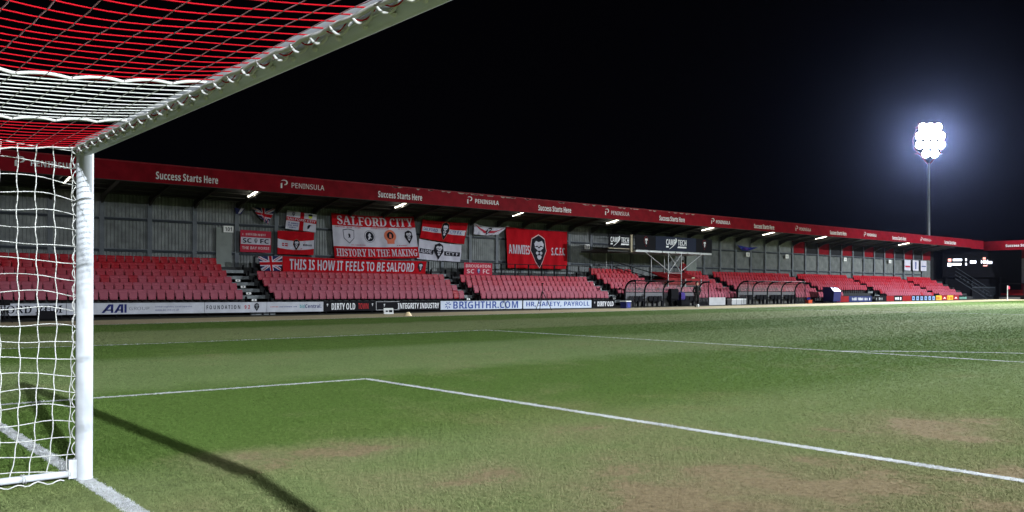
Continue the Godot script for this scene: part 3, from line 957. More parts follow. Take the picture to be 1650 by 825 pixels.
	p_rect(b[0], "band", M.cloth_red, b[1], 0.0, 0.0, 1.0, 0.27, 0.008, b[3], 2)
	p_text(b[0], "SALFORD CITY", M.cloth_white, b[1], 0.06, 0.765, 0.97, 0.965, 0.016, f_serif)
	p_text(b[0], "HISTORY IN THE MAKING", M.cloth_white, b[1], 0.02, 0.045, 0.985, 0.215, 0.016, f_serif)
	p_strokes(b[0], M.cloth_red, b[1], 0.03, 0.70, 0.33, 0.725, 26)
	p_strokes(b[0], M.cloth_red, b[1], 0.45, 0.70, 0.66, 0.725, 18)
	p_strokes(b[0], M.cloth_red, b[1], 0.78, 0.70, 0.96, 0.725, 15)
	p_strokes(b[0], M.cloth_red, b[1], 0.2, 0.30, 0.36, 0.325, 13)
	p_strokes(b[0], M.cloth_red, b[1], 0.74, 0.30, 0.9, 0.325, 13)
	var k: float = b[2]
	var shield := func(g: float) -> Array: return [Vector2(0.18 - 0.066 * g, 0.52 + 0.13 * g), Vector2(0.18, 0.52 + 0.16 * g), Vector2(0.18 + 0.066 * g, 0.52 + 0.13 * g), Vector2(0.18 + 0.06 * g, 0.52 - 0.06 * g), Vector2(0.18, 0.52 - 0.18 * g), Vector2(0.18 - 0.06 * g, 0.52 - 0.06 * g)]
	p_polys(b[0], "badge", M.ink, b[1], [shield.call(1.0)], 0.012)
	p_polys(b[0], "badge", M.cloth_white, b[1], [shield.call(0.9)], 0.018)
	p_polys(b[0], "badge", M.ink, b[1], [[Vector2(0.17, 0.46), Vector2(0.18, 0.5), Vector2(0.175, 0.55), Vector2(0.185, 0.58), Vector2(0.2, 0.54), Vector2(0.195, 0.49), Vector2(0.205, 0.46), Vector2(0.19, 0.48)]], 0.024)
	p_polys(b[0], "badge", M.ink, b[1], [oval(0.42, 0.52, 0.066, 0.145, 18)], 0.012)
	p_polys(b[0], "badge", M.cloth_white, b[1], [oval(0.42, 0.52, 0.062, 0.137, 18)], 0.018)
	p_polys(b[0], "badge", M.ink, b[1], [oval(0.42, 0.52, 0.052, 0.118, 18)], 0.024)
	p_polys(b[0], "badge", M.cloth_white, b[1], [[Vector2(0.395, 0.45), Vector2(0.41, 0.5), Vector2(0.4, 0.54), Vector2(0.42, 0.6), Vector2(0.44, 0.56), Vector2(0.43, 0.51), Vector2(0.45, 0.47), Vector2(0.425, 0.48), Vector2(0.41, 0.44)]], 0.03)
	p_polys(b[0], "badge", M.cloth_orange, b[1], [oval(0.67, 0.54, 0.074, 0.15, 18), [Vector2(0.62, 0.46), Vector2(0.72, 0.46), Vector2(0.715, 0.35), Vector2(0.625, 0.35)]], 0.012)
	p_polys(b[0], "badge", M.cloth_black, b[1], [oval(0.67, 0.55, 0.044, 0.09, 14)], 0.022)
	p_polys(b[0], "badge", M.cloth_orange, b[1], [[Vector2(0.65, 0.5), Vector2(0.66, 0.6), Vector2(0.685, 0.57), Vector2(0.68, 0.5), Vector2(0.695, 0.47)]], 0.03)
	p_crest(b[0], b[1], 0.90, 0.51, 0.35, k, null, M.cloth_black, M.cloth_white)
	b = banner("flag", "red flag with a white name strip and lion crest above the white flag", Vector2(31.85, 6.95), Vector2(36.05, 6.90), Vector2(35.6, 5.25), Vector2(31.66, 5.57), M.cloth_red, 0.05, 0.05, 44.8, "flag")
	p_rect(b[0], "band", M.cloth_white, b[1], 0.02, 0.40, 0.98, 0.63, 0.01, b[3], 1)
	p_text(b[0], "SALFORD", M.ink_blue, b[1], 0.04, 0.44, 0.36, 0.60, 0.018)
	p_text(b[0], "CITY F.C", M.ink_blue, b[1], 0.63, 0.44, 0.90, 0.60, 0.018)
	p_crest(b[0], b[1], 0.51, 0.53, 0.98, b[2], M.cloth_orange, M.cloth_black, M.cloth_white, 0.02)
	b = banner("flag", "white flag with a black name strip and lion crest below the red flag", Vector2(31.66, 5.52), Vector2(35.5, 5.20), Vector2(35.45, 3.90), Vector2(31.5, 4.02), M.cloth_white, 0.05, 0.05, 44.95, "flag")
	p_rect(b[0], "band", M.cloth_black, b[1], 0.03, 0.30, 0.36, 0.55, 0.01, 8, 1)
	p_rect(b[0], "band", M.cloth_black, b[1], 0.60, 0.30, 0.97, 0.55, 0.01, 8, 1)
	p_text(b[0], "ALFORD", M.cloth_white, b[1], 0.06, 0.34, 0.34, 0.51, 0.018)
	p_text(b[0], "CITY F", M.cloth_white, b[1], 0.64, 0.34, 0.93, 0.51, 0.018)
	p_crest(b[0], b[1], 0.47, 0.5, 0.98, b[2], null, M.cloth_black, M.cloth_white, 0.02)
	b = banner("banner", "small faded red banner on the rail at the end of the railed block", Vector2(34.7, 3.80), Vector2(37.35, 3.80), Vector2(37.35, 2.86), Vector2(34.7, 2.86), M.cloth_crimson, 0.02, 0.0, 43.44)
	p_text(b[0], "BROUGHTON", M.cloth_pale, b[1], 0.06, 0.62, 0.94, 0.86, 0.01)
	p_text(b[0], "SC", M.cloth_pale, b[1], 0.10, 0.14, 0.35, 0.48, 0.01)
	p_text(b[0], "FC", M.cloth_pale, b[1], 0.66, 0.14, 0.90, 0.48, 0.01)
	p_crest(b[0], b[1], 0.5, 0.32, 0.5, b[2], null, M.ink_blue, M.cloth_white)
	b = banner("flag", "drooping white flag with a red cross and dark crest beside the largest red flag", Vector2(36.6, 6.92), Vector2(40.2, 6.90), Vector2(39.0, 6.15), Vector2(36.6, 6.08), M.cloth_white, 0.05, 0.22, 44.8, "flag")
	p_polys(b[0], "cross", M.cloth_crimson, b[1], [[Vector2(0.0, 0.92), Vector2(0.35, 0.55), Vector2(0.7, 0.55), Vector2(0.95, 0.9), Vector2(0.7, 0.28), Vector2(0.35, 0.26), Vector2(0.1, 0.7)]], 0.01)
	p_crest(b[0], b[1], 0.47, 0.5, 0.95, b[2], null, M.cloth_black, M.cloth_white, 0.02)
	b = banner("flag", "largest plain red flag with a tall lion crest and white lettering", Vector2(39.75, 6.80), Vector2(46.4, 6.72), Vector2(46.5, 3.55), Vector2(39.9, 3.50), M.cloth_red, 0.05, 0.06, 44.75, "flag")
	p_text(b[0], "AMMIES", M.cloth_white, b[1], 0.035, 0.36, 0.37, 0.585, 0.02)
	p_text(b[0], "S.C.F.C", M.cloth_white, b[1], 0.725, 0.36, 0.955, 0.56, 0.02)
	p_crest(b[0], b[1], 0.51, 0.45, 0.88, b[2], M.cloth_pale, M.cloth_black, M.cloth_white, 0.014)
	b = banner("flag", "crumpled blue flag strung along the wall rail past the gantry", Vector2(70.2, 6.55), Vector2(74.0, 6.35), Vector2(72.6, 5.95), Vector2(71.2, 5.98), M.cloth_blue, 0.12, 0.15, 44.8, "flag")
	p_polys(b[0], "fold", M.cloth_purple, b[1], [[Vector2(0.3, 0.2), Vector2(0.6, 0.1), Vector2(0.7, 0.6), Vector2(0.4, 0.8)]], 0.02)
	var names := ["white and red print", "dark blue figure", "pale blue band"]
	for i in 3:
		var x: float = 107.2 + BAY * 0.88 * i
		b = banner("poster", "white poster with %s on the far wall" % names[i], Vector2(x, 5.85), Vector2(x + 1.7, 5.85), Vector2(x + 1.7, 4.5), Vector2(x, 4.5), M.cloth_white, 0.0, 0.0, 44.9, "poster")
		p_rect(b[0], "print", [M.cloth_crimson, M.ink_blue, M.ink_blue][i], b[1], [0.1, 0.4, 0.12][i], [0.3, 0.15, 0.4][i], [0.9, 0.6, 0.88][i], [0.45, 0.85, 0.5][i], 0.01)
	# block number plates on the wall columns
	var px := [17.47, 48.95, 72.5, 79.8, 92.2, 103.3]
	var pw := ["above the first stairway", "beyond the largest red flag", "beneath the blue flag", "in the middle of the fifth block", "above the sixth stairway", "near the three posters"]
	for i in px.size():
		var o := thing("block_sign", "small white number plate on a wall column %s" % pw[i], "sign", S(px[i], 5.3, 44.8), "block number plates")
		part(o, "plate", boxm(S(px[i] - 0.31, 5.33, 44.82), S(px[i] + 0.31, 5.74, 44.84)), M.plate_white)
		var s := flat_surface(px[i] - 0.31, 5.33, px[i] + 0.31, 5.74, 44.82)
		if i == 0:
			p_text(o, "101", M.ink, s, 0.15, 0.2, 0.85, 0.8, 0.006)
		else:
			p_polys(o, "lettering", M.ink, s, [[Vector2(0.25, 0.2), Vector2(0.35, 0.2), Vector2(0.35, 0.8), Vector2(0.25, 0.8)], [Vector2(0.6, 0.2), Vector2(0.75, 0.2), Vector2(0.75, 0.8), Vector2(0.6, 0.8)]], 0.006)

func railing(x0: float, x1: float, label: String) -> void:
	var o := thing("railing", label, "railing", S((x0 + x1) / 2, 2.73, 43.5), "black railings behind the seat blocks")
	for y in [3.78, 3.30]:
		part(o, "rail", tubem([S(x0, y, 43.5), S(x1, y, 43.5)], 0.03, 6), M.black_metal)
	var n := int(round((x1 - x0) / 1.34))
	for i in n + 1:
		var x := lerpf(x0, x1, float(i) / n)
		part(o, "post", boxm(S(x - 0.045, 2.73, 43.46), S(x + 0.045, 3.80, 43.54)), M.black_metal)

# ------------------------------------------------------------------ perimeter boards
func board(x0: float, x1: float, face: Material, label: String, w := 38.7, y0 := 0.40, y1 := 1.0) -> Array:
	var o := thing("perimeter_board", label, "board", S((x0 + x1) / 2, gnd(x0), w), "boards along the front of the stand")
	part(o, "panel", boxm(S(x0 + 0.012, y0, w - 0.02), S(x1 - 0.012, y1, w + 0.02)), face)
	var n := maxi(2, int((x1 - x0) / 2.2) + 1)
	for i in n:
		var x := lerpf(x0 + 0.2, x1 - 0.2, float(i) / (n - 1))
		part(o, "leg", boxm(S(x - 0.03, gnd(x), w + 0.022), S(x + 0.03, y1 - 0.1, w + 0.07)), M.black_metal)
	part(o, "frame", boxm(S(x0, y1 - 0.012, w - 0.03), S(x1, y1 + 0.012, w + 0.03)), M.black_metal)
	return [o, flat_surface(x0, y0, x1, y1, w - 0.02), (y1 - y0) / (x1 - x0)]

func build_boards() -> void:
	var b: Array
	b = board(-3.0, 7.0, M.board_white, "white board with dark serif capitals seen through the side net")
	p_text(b[0], "SALFORD RUM", M.ink, b[1], 0.615, 0.18, 0.982, 0.80, 0.006, f_serif)
	b = board(7.0, 13.8, M.board_white, "white board with navy slanted initials nearest the post")
	var s: Callable = b[1]
	p_polys(b[0], "logo", M.ink_navy, s, [
		[Vector2(0.235, 0.12), Vector2(0.255, 0.12), Vector2(0.30, 0.72), Vector2(0.30, 0.12), Vector2(0.318, 0.12), Vector2(0.318, 0.86), Vector2(0.285, 0.86)],
		[Vector2(0.25, 0.30), Vector2(0.318, 0.30), Vector2(0.318, 0.42), Vector2(0.258, 0.42)],
		[Vector2(0.322, 0.12), Vector2(0.342, 0.12), Vector2(0.37, 0.72), Vector2(0.37, 0.12), Vector2(0.388, 0.12), Vector2(0.388, 0.86), Vector2(0.36, 0.86)],
		[Vector2(0.335, 0.30), Vector2(0.388, 0.30), Vector2(0.388, 0.42), Vector2(0.342, 0.42)],
		[Vector2(0.396, 0.12), Vector2(0.412, 0.12), Vector2(0.412, 0.86), Vector2(0.396, 0.86)]], 0.006)
	p_text(b[0], "GROUP", M.ink_grey, s, 0.43, 0.34, 0.575, 0.62, 0.006, f_sans)
	p_text(b[0], "Global Logistics, Local Expertise", M.ink_navy, s, 0.62, 0.52, 0.90, 0.70, 0.006, f_sans)
	p_text(b[0], "www.aai-intl.co.uk", M.ink_navy, s, 0.62, 0.25, 0.80, 0.42, 0.006, f_sans)
	b = board(13.8, 17.35, M.board_white, "white board with widely spaced dark capitals, red figures and a dark badge")
	p_text(b[0], "F O U N D A T I O N", M.ink, b[1], 0.03, 0.34, 0.56, 0.70, 0.006, f_bold)
	p_text(b[0], "9 2", M.ink_red, b[1], 0.63, 0.34, 0.72, 0.70, 0.006, f_bold)
	p_crest(b[0], b[1], 0.83, 0.5, 0.86, b[2], null, M.ink, M.ink_grey, 0.006)
	b = board(17.35, 20.9, M.board_white, "white board with a tiny red and blue line and teal and navy name")
	p_strokes(b[0], M.ink_red, b[1], 0.06, 0.46, 0.20, 0.56, 6, 0.006)
	p_strokes(b[0], M.ink_blue, b[1], 0.21, 0.46, 0.52, 0.56, 15, 0.006)
	p_text(b[0], "bid", M.ink_teal, b[1], 0.57, 0.36, 0.655, 0.74, 0.006)
	p_text(b[0], "Central.", M.ink_navy, b[1], 0.665, 0.36, 0.96, 0.74, 0.006)
	b = board(20.9, 24.45, M.board_black, "black board with white and red capitals beside the last white board")
	p_text(b[0], "DIRTY OLD", M.letter_white, b[1], 0.15, 0.16, 0.60, 0.82, 0.006)
	p_text(b[0], "TOWN", M.ink_red, b[1], 0.66, 0.2, 0.86, 0.80, 0.006)
	p_crest(b[0], b[1], 0.07, 0.62, 0.5, b[2], null, M.board_black, M.letter_white, 0.004)
	p_crest(b[0], b[1], 0.94, 0.62, 0.5, b[2], null, M.board_black, M.letter_white, 0.004)
	b = board(24.45, 29.35, M.board_black, "black board with a white outline, small badge and white capitals")
	p_polys(b[0], "outline", M.letter_white, b[1], [[Vector2(0.01, 0.06), Vector2(0.36, 0.06), Vector2(0.36, 0.085), Vector2(0.01, 0.085)], [Vector2(0.01, 0.93), Vector2(0.36, 0.93), Vector2(0.36, 0.955), Vector2(0.01, 0.955)], [Vector2(0.01, 0.085), Vector2(0.014, 0.085), Vector2(0.014, 0.93), Vector2(0.01, 0.93)]], 0.006)
	p_text(b[0], "INTEGRITY INDUSTRY", M.letter_white, b[1], 0.335, 0.18, 0.985, 0.78, 0.008)
	p_crest(b[0], b[1], 0.13, 0.55, 0.55, b[2], null, M.board_black, M.letter_white, 0.006)
	b = board(29.4, 36.5, M.board_pale, "pale board with very large blue capitals and a spark emblem")
	p_text(b[0], "BRIGHTHR.COM", M.ink_royal, b[1], 0.145, 0.10, 0.945, 0.92, 0.006)
	var rays := []
	for i in 7:
		var a := PI * (0.10 + 0.27 * i)
		var d := Vector2(cos(a) * 0.085, sin(a))
		rays.append(hatch(Vector2(0.085, 0.5) + d * 0.16, Vector2(0.085, 0.5) + d * 0.42, Vector2(-sin(a) * 0.085, cos(a)) * 0.05))
	p_polys(b[0], "emblem", M.ink_royal, b[1], rays, 0.006)
	b = board(36.6, 43.5, M.board_pale, "pale board with blue capitals behind the thin black tripod")
	p_text(b[0], "HR, SAFETY, PAYROLL", M.ink_royal, b[1], 0.04, 0.18, 0.965, 0.82, 0.006)
	b = board(43.6, 46.1, M.board_black, "short black board with white capitals before the first dugout")
	p_text(b[0], "DIRTY OLD", M.letter_white, b[1], 0.22, 0.18, 0.93, 0.80, 0.006)
	p_crest(b[0], b[1], 0.09, 0.62, 0.5, b[2], null, M.board_black, M.letter_white, 0.004)
	# beyond the dugouts
	var far := [
		[79.6, 82.0, M.panel_red, "narrow red board just past the navy bin", null, 0], [82.0, 86.9, M.board_navy, "long navy board with a white address past the bin", M.letter_white, 17],
		[87.6, 90.2, M.board_black, "black board with pale capitals before the short red boards", M.letter_grey, 7], [90.2, 92.0, M.panel_red, "first of two short red boards near the far blocks", null, 0],
		[92.0, 94.0, M.board_black, "short black board with white initials between two red boards", M.letter_white, 3], [94.0, 96.2, M.panel_red, "second of two short red boards near the far blocks", null, 0],
		[96.2, 102.5, M.board_black, "black board with a row of six pale blue badges", M.ink_sky, -6], [102.6, 104.2, M.board_yellow, "first yellow board near the far corner", M.ink_red, 4],
		[104.2, 105.7, M.panel_red, "red board between the two yellow boards", M.letter_white, 1], [105.7, 107.4, M.board_yellow, "second yellow board near the far corner", M.ink_red, 4],
		[107.4, 109.0, M.panel_red, "red board past the second yellow board", M.letter_white, 1], [109.0, 111.6, M.board_black, "black board with green letters in the far corner", M.letter_green, 5]]
	for f in far:
		b = board(f[0], f[1], f[2], f[3], 38.7, 0.48 + 0.0021 * (f[0] - 6.0), 1.10 + 0.0023 * (f[0] - 6.0))
		if f[5] > 1: p_strokes(b[0], f[4], b[1], 0.08, 0.25, 0.92, 0.75, f[5], 0.006)
		elif f[5] == 1: p_polys(b[0], "emblem", f[4], b[1], [[Vector2(0.2, 0.3), Vector2(0.5, 0.7), Vector2(0.8, 0.3), Vector2(0.5, 0.45)]], 0.006)
		elif f[5] < 0:
			for i in 6:
				p_polys(b[0], "badge", f[4], b[1], [[Vector2(0.03 + i / 6.0, 0.15), Vector2(0.13 + i / 6.0, 0.15), Vector2(0.13 + i / 6.0, 0.85), Vector2(0.03 + i / 6.0, 0.85)]], 0.006)
				p_polys(b[0], "badge_mark", M.ink_blue, b[1], [oval(0.08 + i / 6.0, 0.5, 0.025, 0.22, 8)], 0.012)

# ------------------------------------------------------------------ dugouts and the things round them
func dugout(x0: float, x1: float, label: String) -> void:
	var base := gnd((x0 + x1) / 2)
	var o := thing("team_dugout", label, "dugout", S((x0 + x1) / 2, base, 38.4), "curved clear team dugouts")
	var prof := []
	var wb := 39.15
	var wf := 38.0
	prof.append(Vector2(wb, 0.0)); prof.append(Vector2(wb, 1.15))
	for i in range(1, 9):
		var a := PI / 2 * i / 8.0
		prof.append(Vector2(wb - 0.85 * (1.0 - cos(a)), 1.15 + 0.92 * sin(a)))
	prof.append(Vector2(wf - 0.05, 2.10))
	var ribs := 5
	for i in ribs:
		var x := lerpf(x0, x1, i / (ribs - 1.0))
		var pts := []
		for p in prof: pts.append(S(x, base + p.y, p.x))
		var b := MB.new()
		b.tube(PackedVector3Array(pts), 0.07, 6)
		part(o, "rib", b.mesh(), M.black_metal)
		if i == 0 or i == ribs - 1:
			part(o, "front_post", boxm(S(x - 0.03, base, wf - 0.03), S(x + 0.03, base + 2.10, wf + 0.03)), M.black_metal)
		if i < ribs - 1:
			var xe := lerpf(x0, x1, (i + 1) / (ribs - 1.0))
			var g := MB.new()
			for k in range(1, prof.size() - 1):
				var a = prof[k]; var d = prof[k + 1]
				g.quad(S(x + 0.05, base + a.y, a.x), S(xe - 0.05, base + a.y, a.x), S(xe - 0.05, base + d.y, d.x), S(x + 0.05, base + d.y, d.x))
			part(o, "clear_panel", g.mesh(), M.perspex)
			part(o, "back_panel", boxm(S(x + 0.05, base + 0.62, wb), S(xe - 0.05, base + 1.14, wb + 0.02)), M.perspex_dark)
			part(o, "skirt", boxm(S(x + 0.05, base, wb), S(xe - 0.05, base + 0.58, wb + 0.02)), M.skirt)
			var n := 3
			for k in n:
				var xc := lerpf(x + 0.3, xe - 0.3, (k + 0.5) / n)
				var sb := MB.new()
				sb.box(S(xc - 0.23, base + 0.40, 38.95), S(xc + 0.23, base + 0.47, 38.55))
				sb.box(S(xc - 0.23, base + 0.47, 39.03), S(xc + 0.23, base + 0.85, 38.96))
				sb.box(S(xc - 0.06, base + 0.0, 38.85), S(xc + 0.06, base + 0.40, 38.70))
				part(o, "bench_seat", sb.mesh(), M.bench_black)
	for e in [x0, x1]:
		var g := MB.new()
		for k in range(0, prof.size() - 1):
			var a = prof[k]; var d = prof[k + 1]
			g.quad(S(e, base + a.y, a.x), S(e, base + a.y, wf), S(e, base + d.y, wf), S(e, base + d.y, d.x))
		part(o, "end_panel", g.mesh(), M.perspex)
	part(o, "front_rail", tubem([S(x0, base + 2.10, wf - 0.04), S(x1, base + 2.10, wf - 0.04)], 0.035, 6), M.black_metal)
	part(o, "back_rail", tubem([S(x0, base + 1.16, wb), S(x1, base + 1.16, wb)], 0.03, 6), M.black_metal)
	part(o, "back_rail", tubem([S(x0, base + 1.86, wb - 0.36), S(x1, base + 1.86, wb - 0.36)], 0.022, 6), M.black_metal)
	part(o, "back_rail", tubem([S(x0, base + 0.60, wb), S(x1, base + 0.60, wb)], 0.03, 6), M.black_metal)

func rounded_bag(called: String, label: String, at: Vector3, size: Vector3, m: Material, turn := 0.0) -> void:
	var o := thing(called, label, "bag", at)
	o.rotation.y = turn
	var b := MB.new()
	var o2 := PackedVector2Array()
	for i in 14:
		var a := TAU * i / 14.0
		var c := Vector2(cos(a), sin(a))
		o2.append(Vector2(signf(c.x) * pow(absf(c.x), 0.6) * size.z / 2, size.y / 2 + signf(c.y) * pow(absf(c.y), 0.6) * size.y / 2))
	b.slab(o2, -size.x / 2, size.x / 2)
	part_at(o, "body", b.mesh(), m, Vector3.ZERO)
	var h := MB.new()
	var hp := PackedVector3Array()
	for i in 9: hp.append(Vector3(lerpf(-size.x * 0.25, size.x * 0.25, i / 8.0), size.y + 0.10 * sin(PI * i / 8.0) - 0.01, 0))
	h.tube(hp, 0.015, 5)
	part_at(o, "handle", h.mesh(), m, Vector3.ZERO)

func tripod(called: String, label: String, at: Vector3, high: float, spread: float, head: float) -> void:
	var o := thing(called, label, "tripod", at)
	for i in 3:
		var a := 0.5 + TAU * i / 3.0
		part_at(o, "leg", tubem([Vector3(cos(a) * spread, 0, sin(a) * spread), Vector3(0, high * 0.72, 0)], 0.022, 6), M.black_metal, Vector3.ZERO)
	part_at(o, "column", tubem([Vector3(0, high * 0.6, 0), Vector3(0, high, 0)], 0.02, 6), M.black_metal, Vector3.ZERO)
	var h := MB.new()
	h.box(Vector3(-head, high - head * 0.7, -head), Vector3(head, high + head * 0.7, head))
	h.lathe(Vector3(0, high, head), [Vector2(0, 0), Vector2(head * 0.55, 0), Vector2(head * 0.6, head * 0.9), Vector2(0, head * 0.9)], 10, Basis(Vector3.RIGHT, Vector3(0, 0, 1), Vector3(0, -1, 0)))
	part_at(o, "head", h.mesh(), M.black_metal, Vector3.ZERO)

func build_trackside() -> void:
	dugout(47.75, 57.15, "curved clear dugout with dark bags under the camera gantry")
	dugout(62.9, 72.4, "curved clear dugout past the white boxes")
	person(P(50.2, gy(50.2), 33.8), -0.6, "person in a black hooded coat standing before the first dugout", Color(0.012, 0.012, 0.014), Color(0.012, 0.012, 0.014), 1.86, true)
	person(S(60.4, ROW_Y + ROW_H * 5, 42.0 + 1.6), 2.6, "person in a dark red top and black trousers standing under the gantry", Color(0.20, 0.012, 0.016), Color(0.012, 0.012, 0.015), 1.74, false)
	rounded_bag("kit_bag", "purple and black kit bag standing in the first dugout", S(54.3, gnd(54.3) + 0.48, 38.75), Vector3(0.8, 0.62, 0.4), M.bag_purple, 0.3)
	rounded_bag("kit_bag", "large black kit bag heaped on the dugout bench beside the hooded person", S(53.3, gnd(53.3) + 0.48, 38.75), Vector3(0.7, 0.9, 0.45), M.bench_black, -0.2)
	rounded_bag("kit_bag", "low black bag on the ground in front of the dugout bench", S(54.0, gnd(54), 38.25), Vector3(1.1, 0.45, 0.45), M.bench_black, 0.1)
	# ball by the hooded person's feet
	var bl := thing("football", "white football beside the hooded person's feet", "ball", P(49.8, gy(49.8) + 0.002, 33.4))
	var sp := SphereMesh.new()
	sp.radius = 0.11; sp.height = 0.22; sp.radial_segments = 16; sp.rings = 10
	part_at(bl, "cover", sp, M.plate_white, Vector3(0, 0.11, 0))
	for i in 5:
		var a := TAU * i / 5.0 + 0.3
		var sb := MB.new()
		sb.lathe(Vector3.ZERO, [Vector2(0.035, 0), Vector2(0.034, 0.004), Vector2(0, 0.009)], 5)
		var q := part_at(bl, "patch", sb.mesh(), M.black_metal, Vector3(cos(a) * 0.103, 0.15, sin(a) * 0.103) * Vector3(0.98, 1, 0.98))
		q.basis = Basis(Quaternion(Vector3.UP, Vector3(cos(a) * 0.103, 0.04, sin(a) * 0.103).normalized()))
	# crate with a white lid
	var cr := thing("storage_crate", "navy crate with a white lid at the near end of the first dugout", "crate", P(43.6, gy(43.6), 34.8))
	part_at(cr, "body", boxm(Vector3(-0.3, 0, -0.25), Vector3(0.3, 0.46, 0.25)), M.crate_navy, Vector3.ZERO, 0.2)
	part_at(cr, "lid", boxm(Vector3(-0.32, 0.461, -0.27), Vector3(0.32, 0.52, 0.27)), M.plate_white, Vector3.ZERO, 0.2)
	part_at(cr, "label", boxm(Vector3(-0.14, 0.1, 0.251), Vector3(0.14, 0.34, 0.256)), M.cloth_blue, Vector3.ZERO, 0.2)
	# white panel and boxes between the dugouts
	var wp := thing("blank_board", "plain white board leaning between the two dugouts", "board", S(59.1, gnd(59), 38.6))
	part(wp, "panel", boxm(S(57.85, 0.46, 38.58), S(60.3, 1.17, 38.62)), M.plate_dull)
	for x in [58.2, 59.9]: part(wp, "leg", boxm(S(x, gnd(59), 38.63), S(x + 0.06, 1.1, 38.68)), M.black_metal)
	for i in 3:
		var x: float = 60.95 + 0.74 * i
		var bx := thing("storage_box", "%s white storage box beside the second dugout" % ["first", "middle", "last"][i], "box", S(x + 0.34, gnd(x), 38.55), "white storage boxes")
		part(bx, "body", boxm(S(x, gnd(x) + 0.02, 38.35), S(x + 0.68, 0.95, 38.85)), M.plate_dull)
		part(bx, "lid", boxm(S(x - 0.015, 0.951, 38.33), S(x + 0.695, 1.05, 38.87)), M.plate_white)
		part(bx, "foot", boxm(S(x + 0.05, gnd(x), 38.40), S(x + 0.63, gnd(x) + 0.02, 38.8)), M.black_metal)
	# red fire point and blue bottles
	var rd := thing("bottle_carrier", "orange-red drinks carrier at the far end of the second dugout", "carrier", S(73.0, gnd(73), 38.0))
	part_at(rd, "tray", boxm(Vector3(-0.3, 0, -0.2), Vector3(0.3, 0.3, 0.2)), M.orange_plastic, Vector3.ZERO)
	part_at(rd, "handle", tubem([Vector3(-0.28, 0.3, 0), Vector3(-0.28, 0.62, 0), Vector3(0.28, 0.62, 0), Vector3(0.28, 0.3, 0)], 0.02, 6), M.orange_plastic, Vector3.ZERO)
	for i in 3: part_at(rd, "bottle", tubem([Vector3(-0.18 + 0.18 * i, 0.3, 0), Vector3(-0.18 + 0.18 * i, 0.52, 0)], 0.045, 8), M.cloth_blue, Vector3.ZERO)
	# navy wheeled bin
	var bn := thing("wheeled_bin", "tall navy wheeled bin with a white sloping label past the second dugout", "bin", S(77.6, gnd(77.6), 38.1))
	var bb := MB.new()
	bb.slab(PackedVector2Array([Vector2(-0.52, 0.12), Vector2(0.48, 0.12), Vector2(0.56, 1.05), Vector2(0.22, 1.38), Vector2(-0.58, 1.38)]), -0.62, 0.62)
	part_at(bn, "body", bb.mesh(), M.crate_navy, Vector3.ZERO)
	var lid := MB.new()
	lid.slab(PackedVector2Array([Vector2(-0.6, 1.382), Vector2(0.23, 1.382), Vector2(0.2, 1.43), Vector2(-0.6, 1.46)]), -0.65, 0.65)
	part_at(bn, "lid", lid.mesh(), M.crate_navy, Vector3.ZERO)
	var lb := MB.new()
	lb.quad(Vector3(-0.35, 1.10, 0.525), Vector3(0.35, 1.10, 0.525), Vector3(0.35, 1.35, 0.27), Vector3(-0.35, 1.35, 0.27))
	part_at(bn, "label", lb.mesh(), M.plate_white, Vector3.ZERO)
	for x in [-0.5, 0.5]:
		for z in [-0.4, 0.4]: part_at(bn, "wheel", tubem([Vector3(x - 0.03, 0.06, z), Vector3(x + 0.03, 0.06, z)], 0.06, 10), M.black_metal, Vector3.ZERO)
	# little white sign and marker cone on the sand
	var sg := thing("floor_sign", "little white folding sign on the sand below the black boards", "sign", P(24.1, gy(24.1), 34.5))
	for q in [[0.10, -0.05], [-0.10, 0.05]]:
		var sb := MB.new()
		sb.quad(Vector3(-0.27, 0.0, q[0]), Vector3(0.27, 0.0, q[0]), Vector3(0.27, 0.33, q[0] * 0.1), Vector3(-0.27, 0.33, q[0] * 0.1))
		part_at(sg, "panel", sb.mesh(), M.plate_white, Vector3.ZERO, -0.3)
	part_at(sg, "mark", boxm(Vector3(-0.16, 0.12, 0.075), Vector3(-0.06, 0.2, 0.085)), M.ink, Vector3.ZERO, -0.3)
	part_at(sg, "mark", boxm(Vector3(0.02, 0.10, 0.075), Vector3(0.2, 0.22, 0.085)), M.ink, Vector3.ZERO, -0.3)
	var cn := thing("marker_cone", "cream marker cone on the sandy strip beside the little sign", "cone", P(23.2, gy(23.2), 31.15))
	var cm := MB.new()
	cm.lathe(Vector3.ZERO, [Vector2(0.21, 0.0), Vector2(0.20, 0.02), Vector2(0.09, 0.19), Vector2(0.06, 0.20), Vector2(0.05, 0.19)], 18)
	part_at(cn, "cone", cm.mesh(), M.cream, Vector3.ZERO)
	tripod("tripod", "thin black tripod standing before the pale payroll board", P(35.8, gy(35.8), 34.8), 1.7, 0.62, 0.05)
	tripod("camera_tripod", "black camera on a low tripod seen through the side net", P(5.5, 0.0, 34.8), 0.85, 0.3, 0.17)
	rounded_bag("camera_bag", "low black camera bag before the serif lettered board", S(6.05, gnd(6.05), 38.2), Vector3(0.75, 0.42, 0.35), M.bench_black)

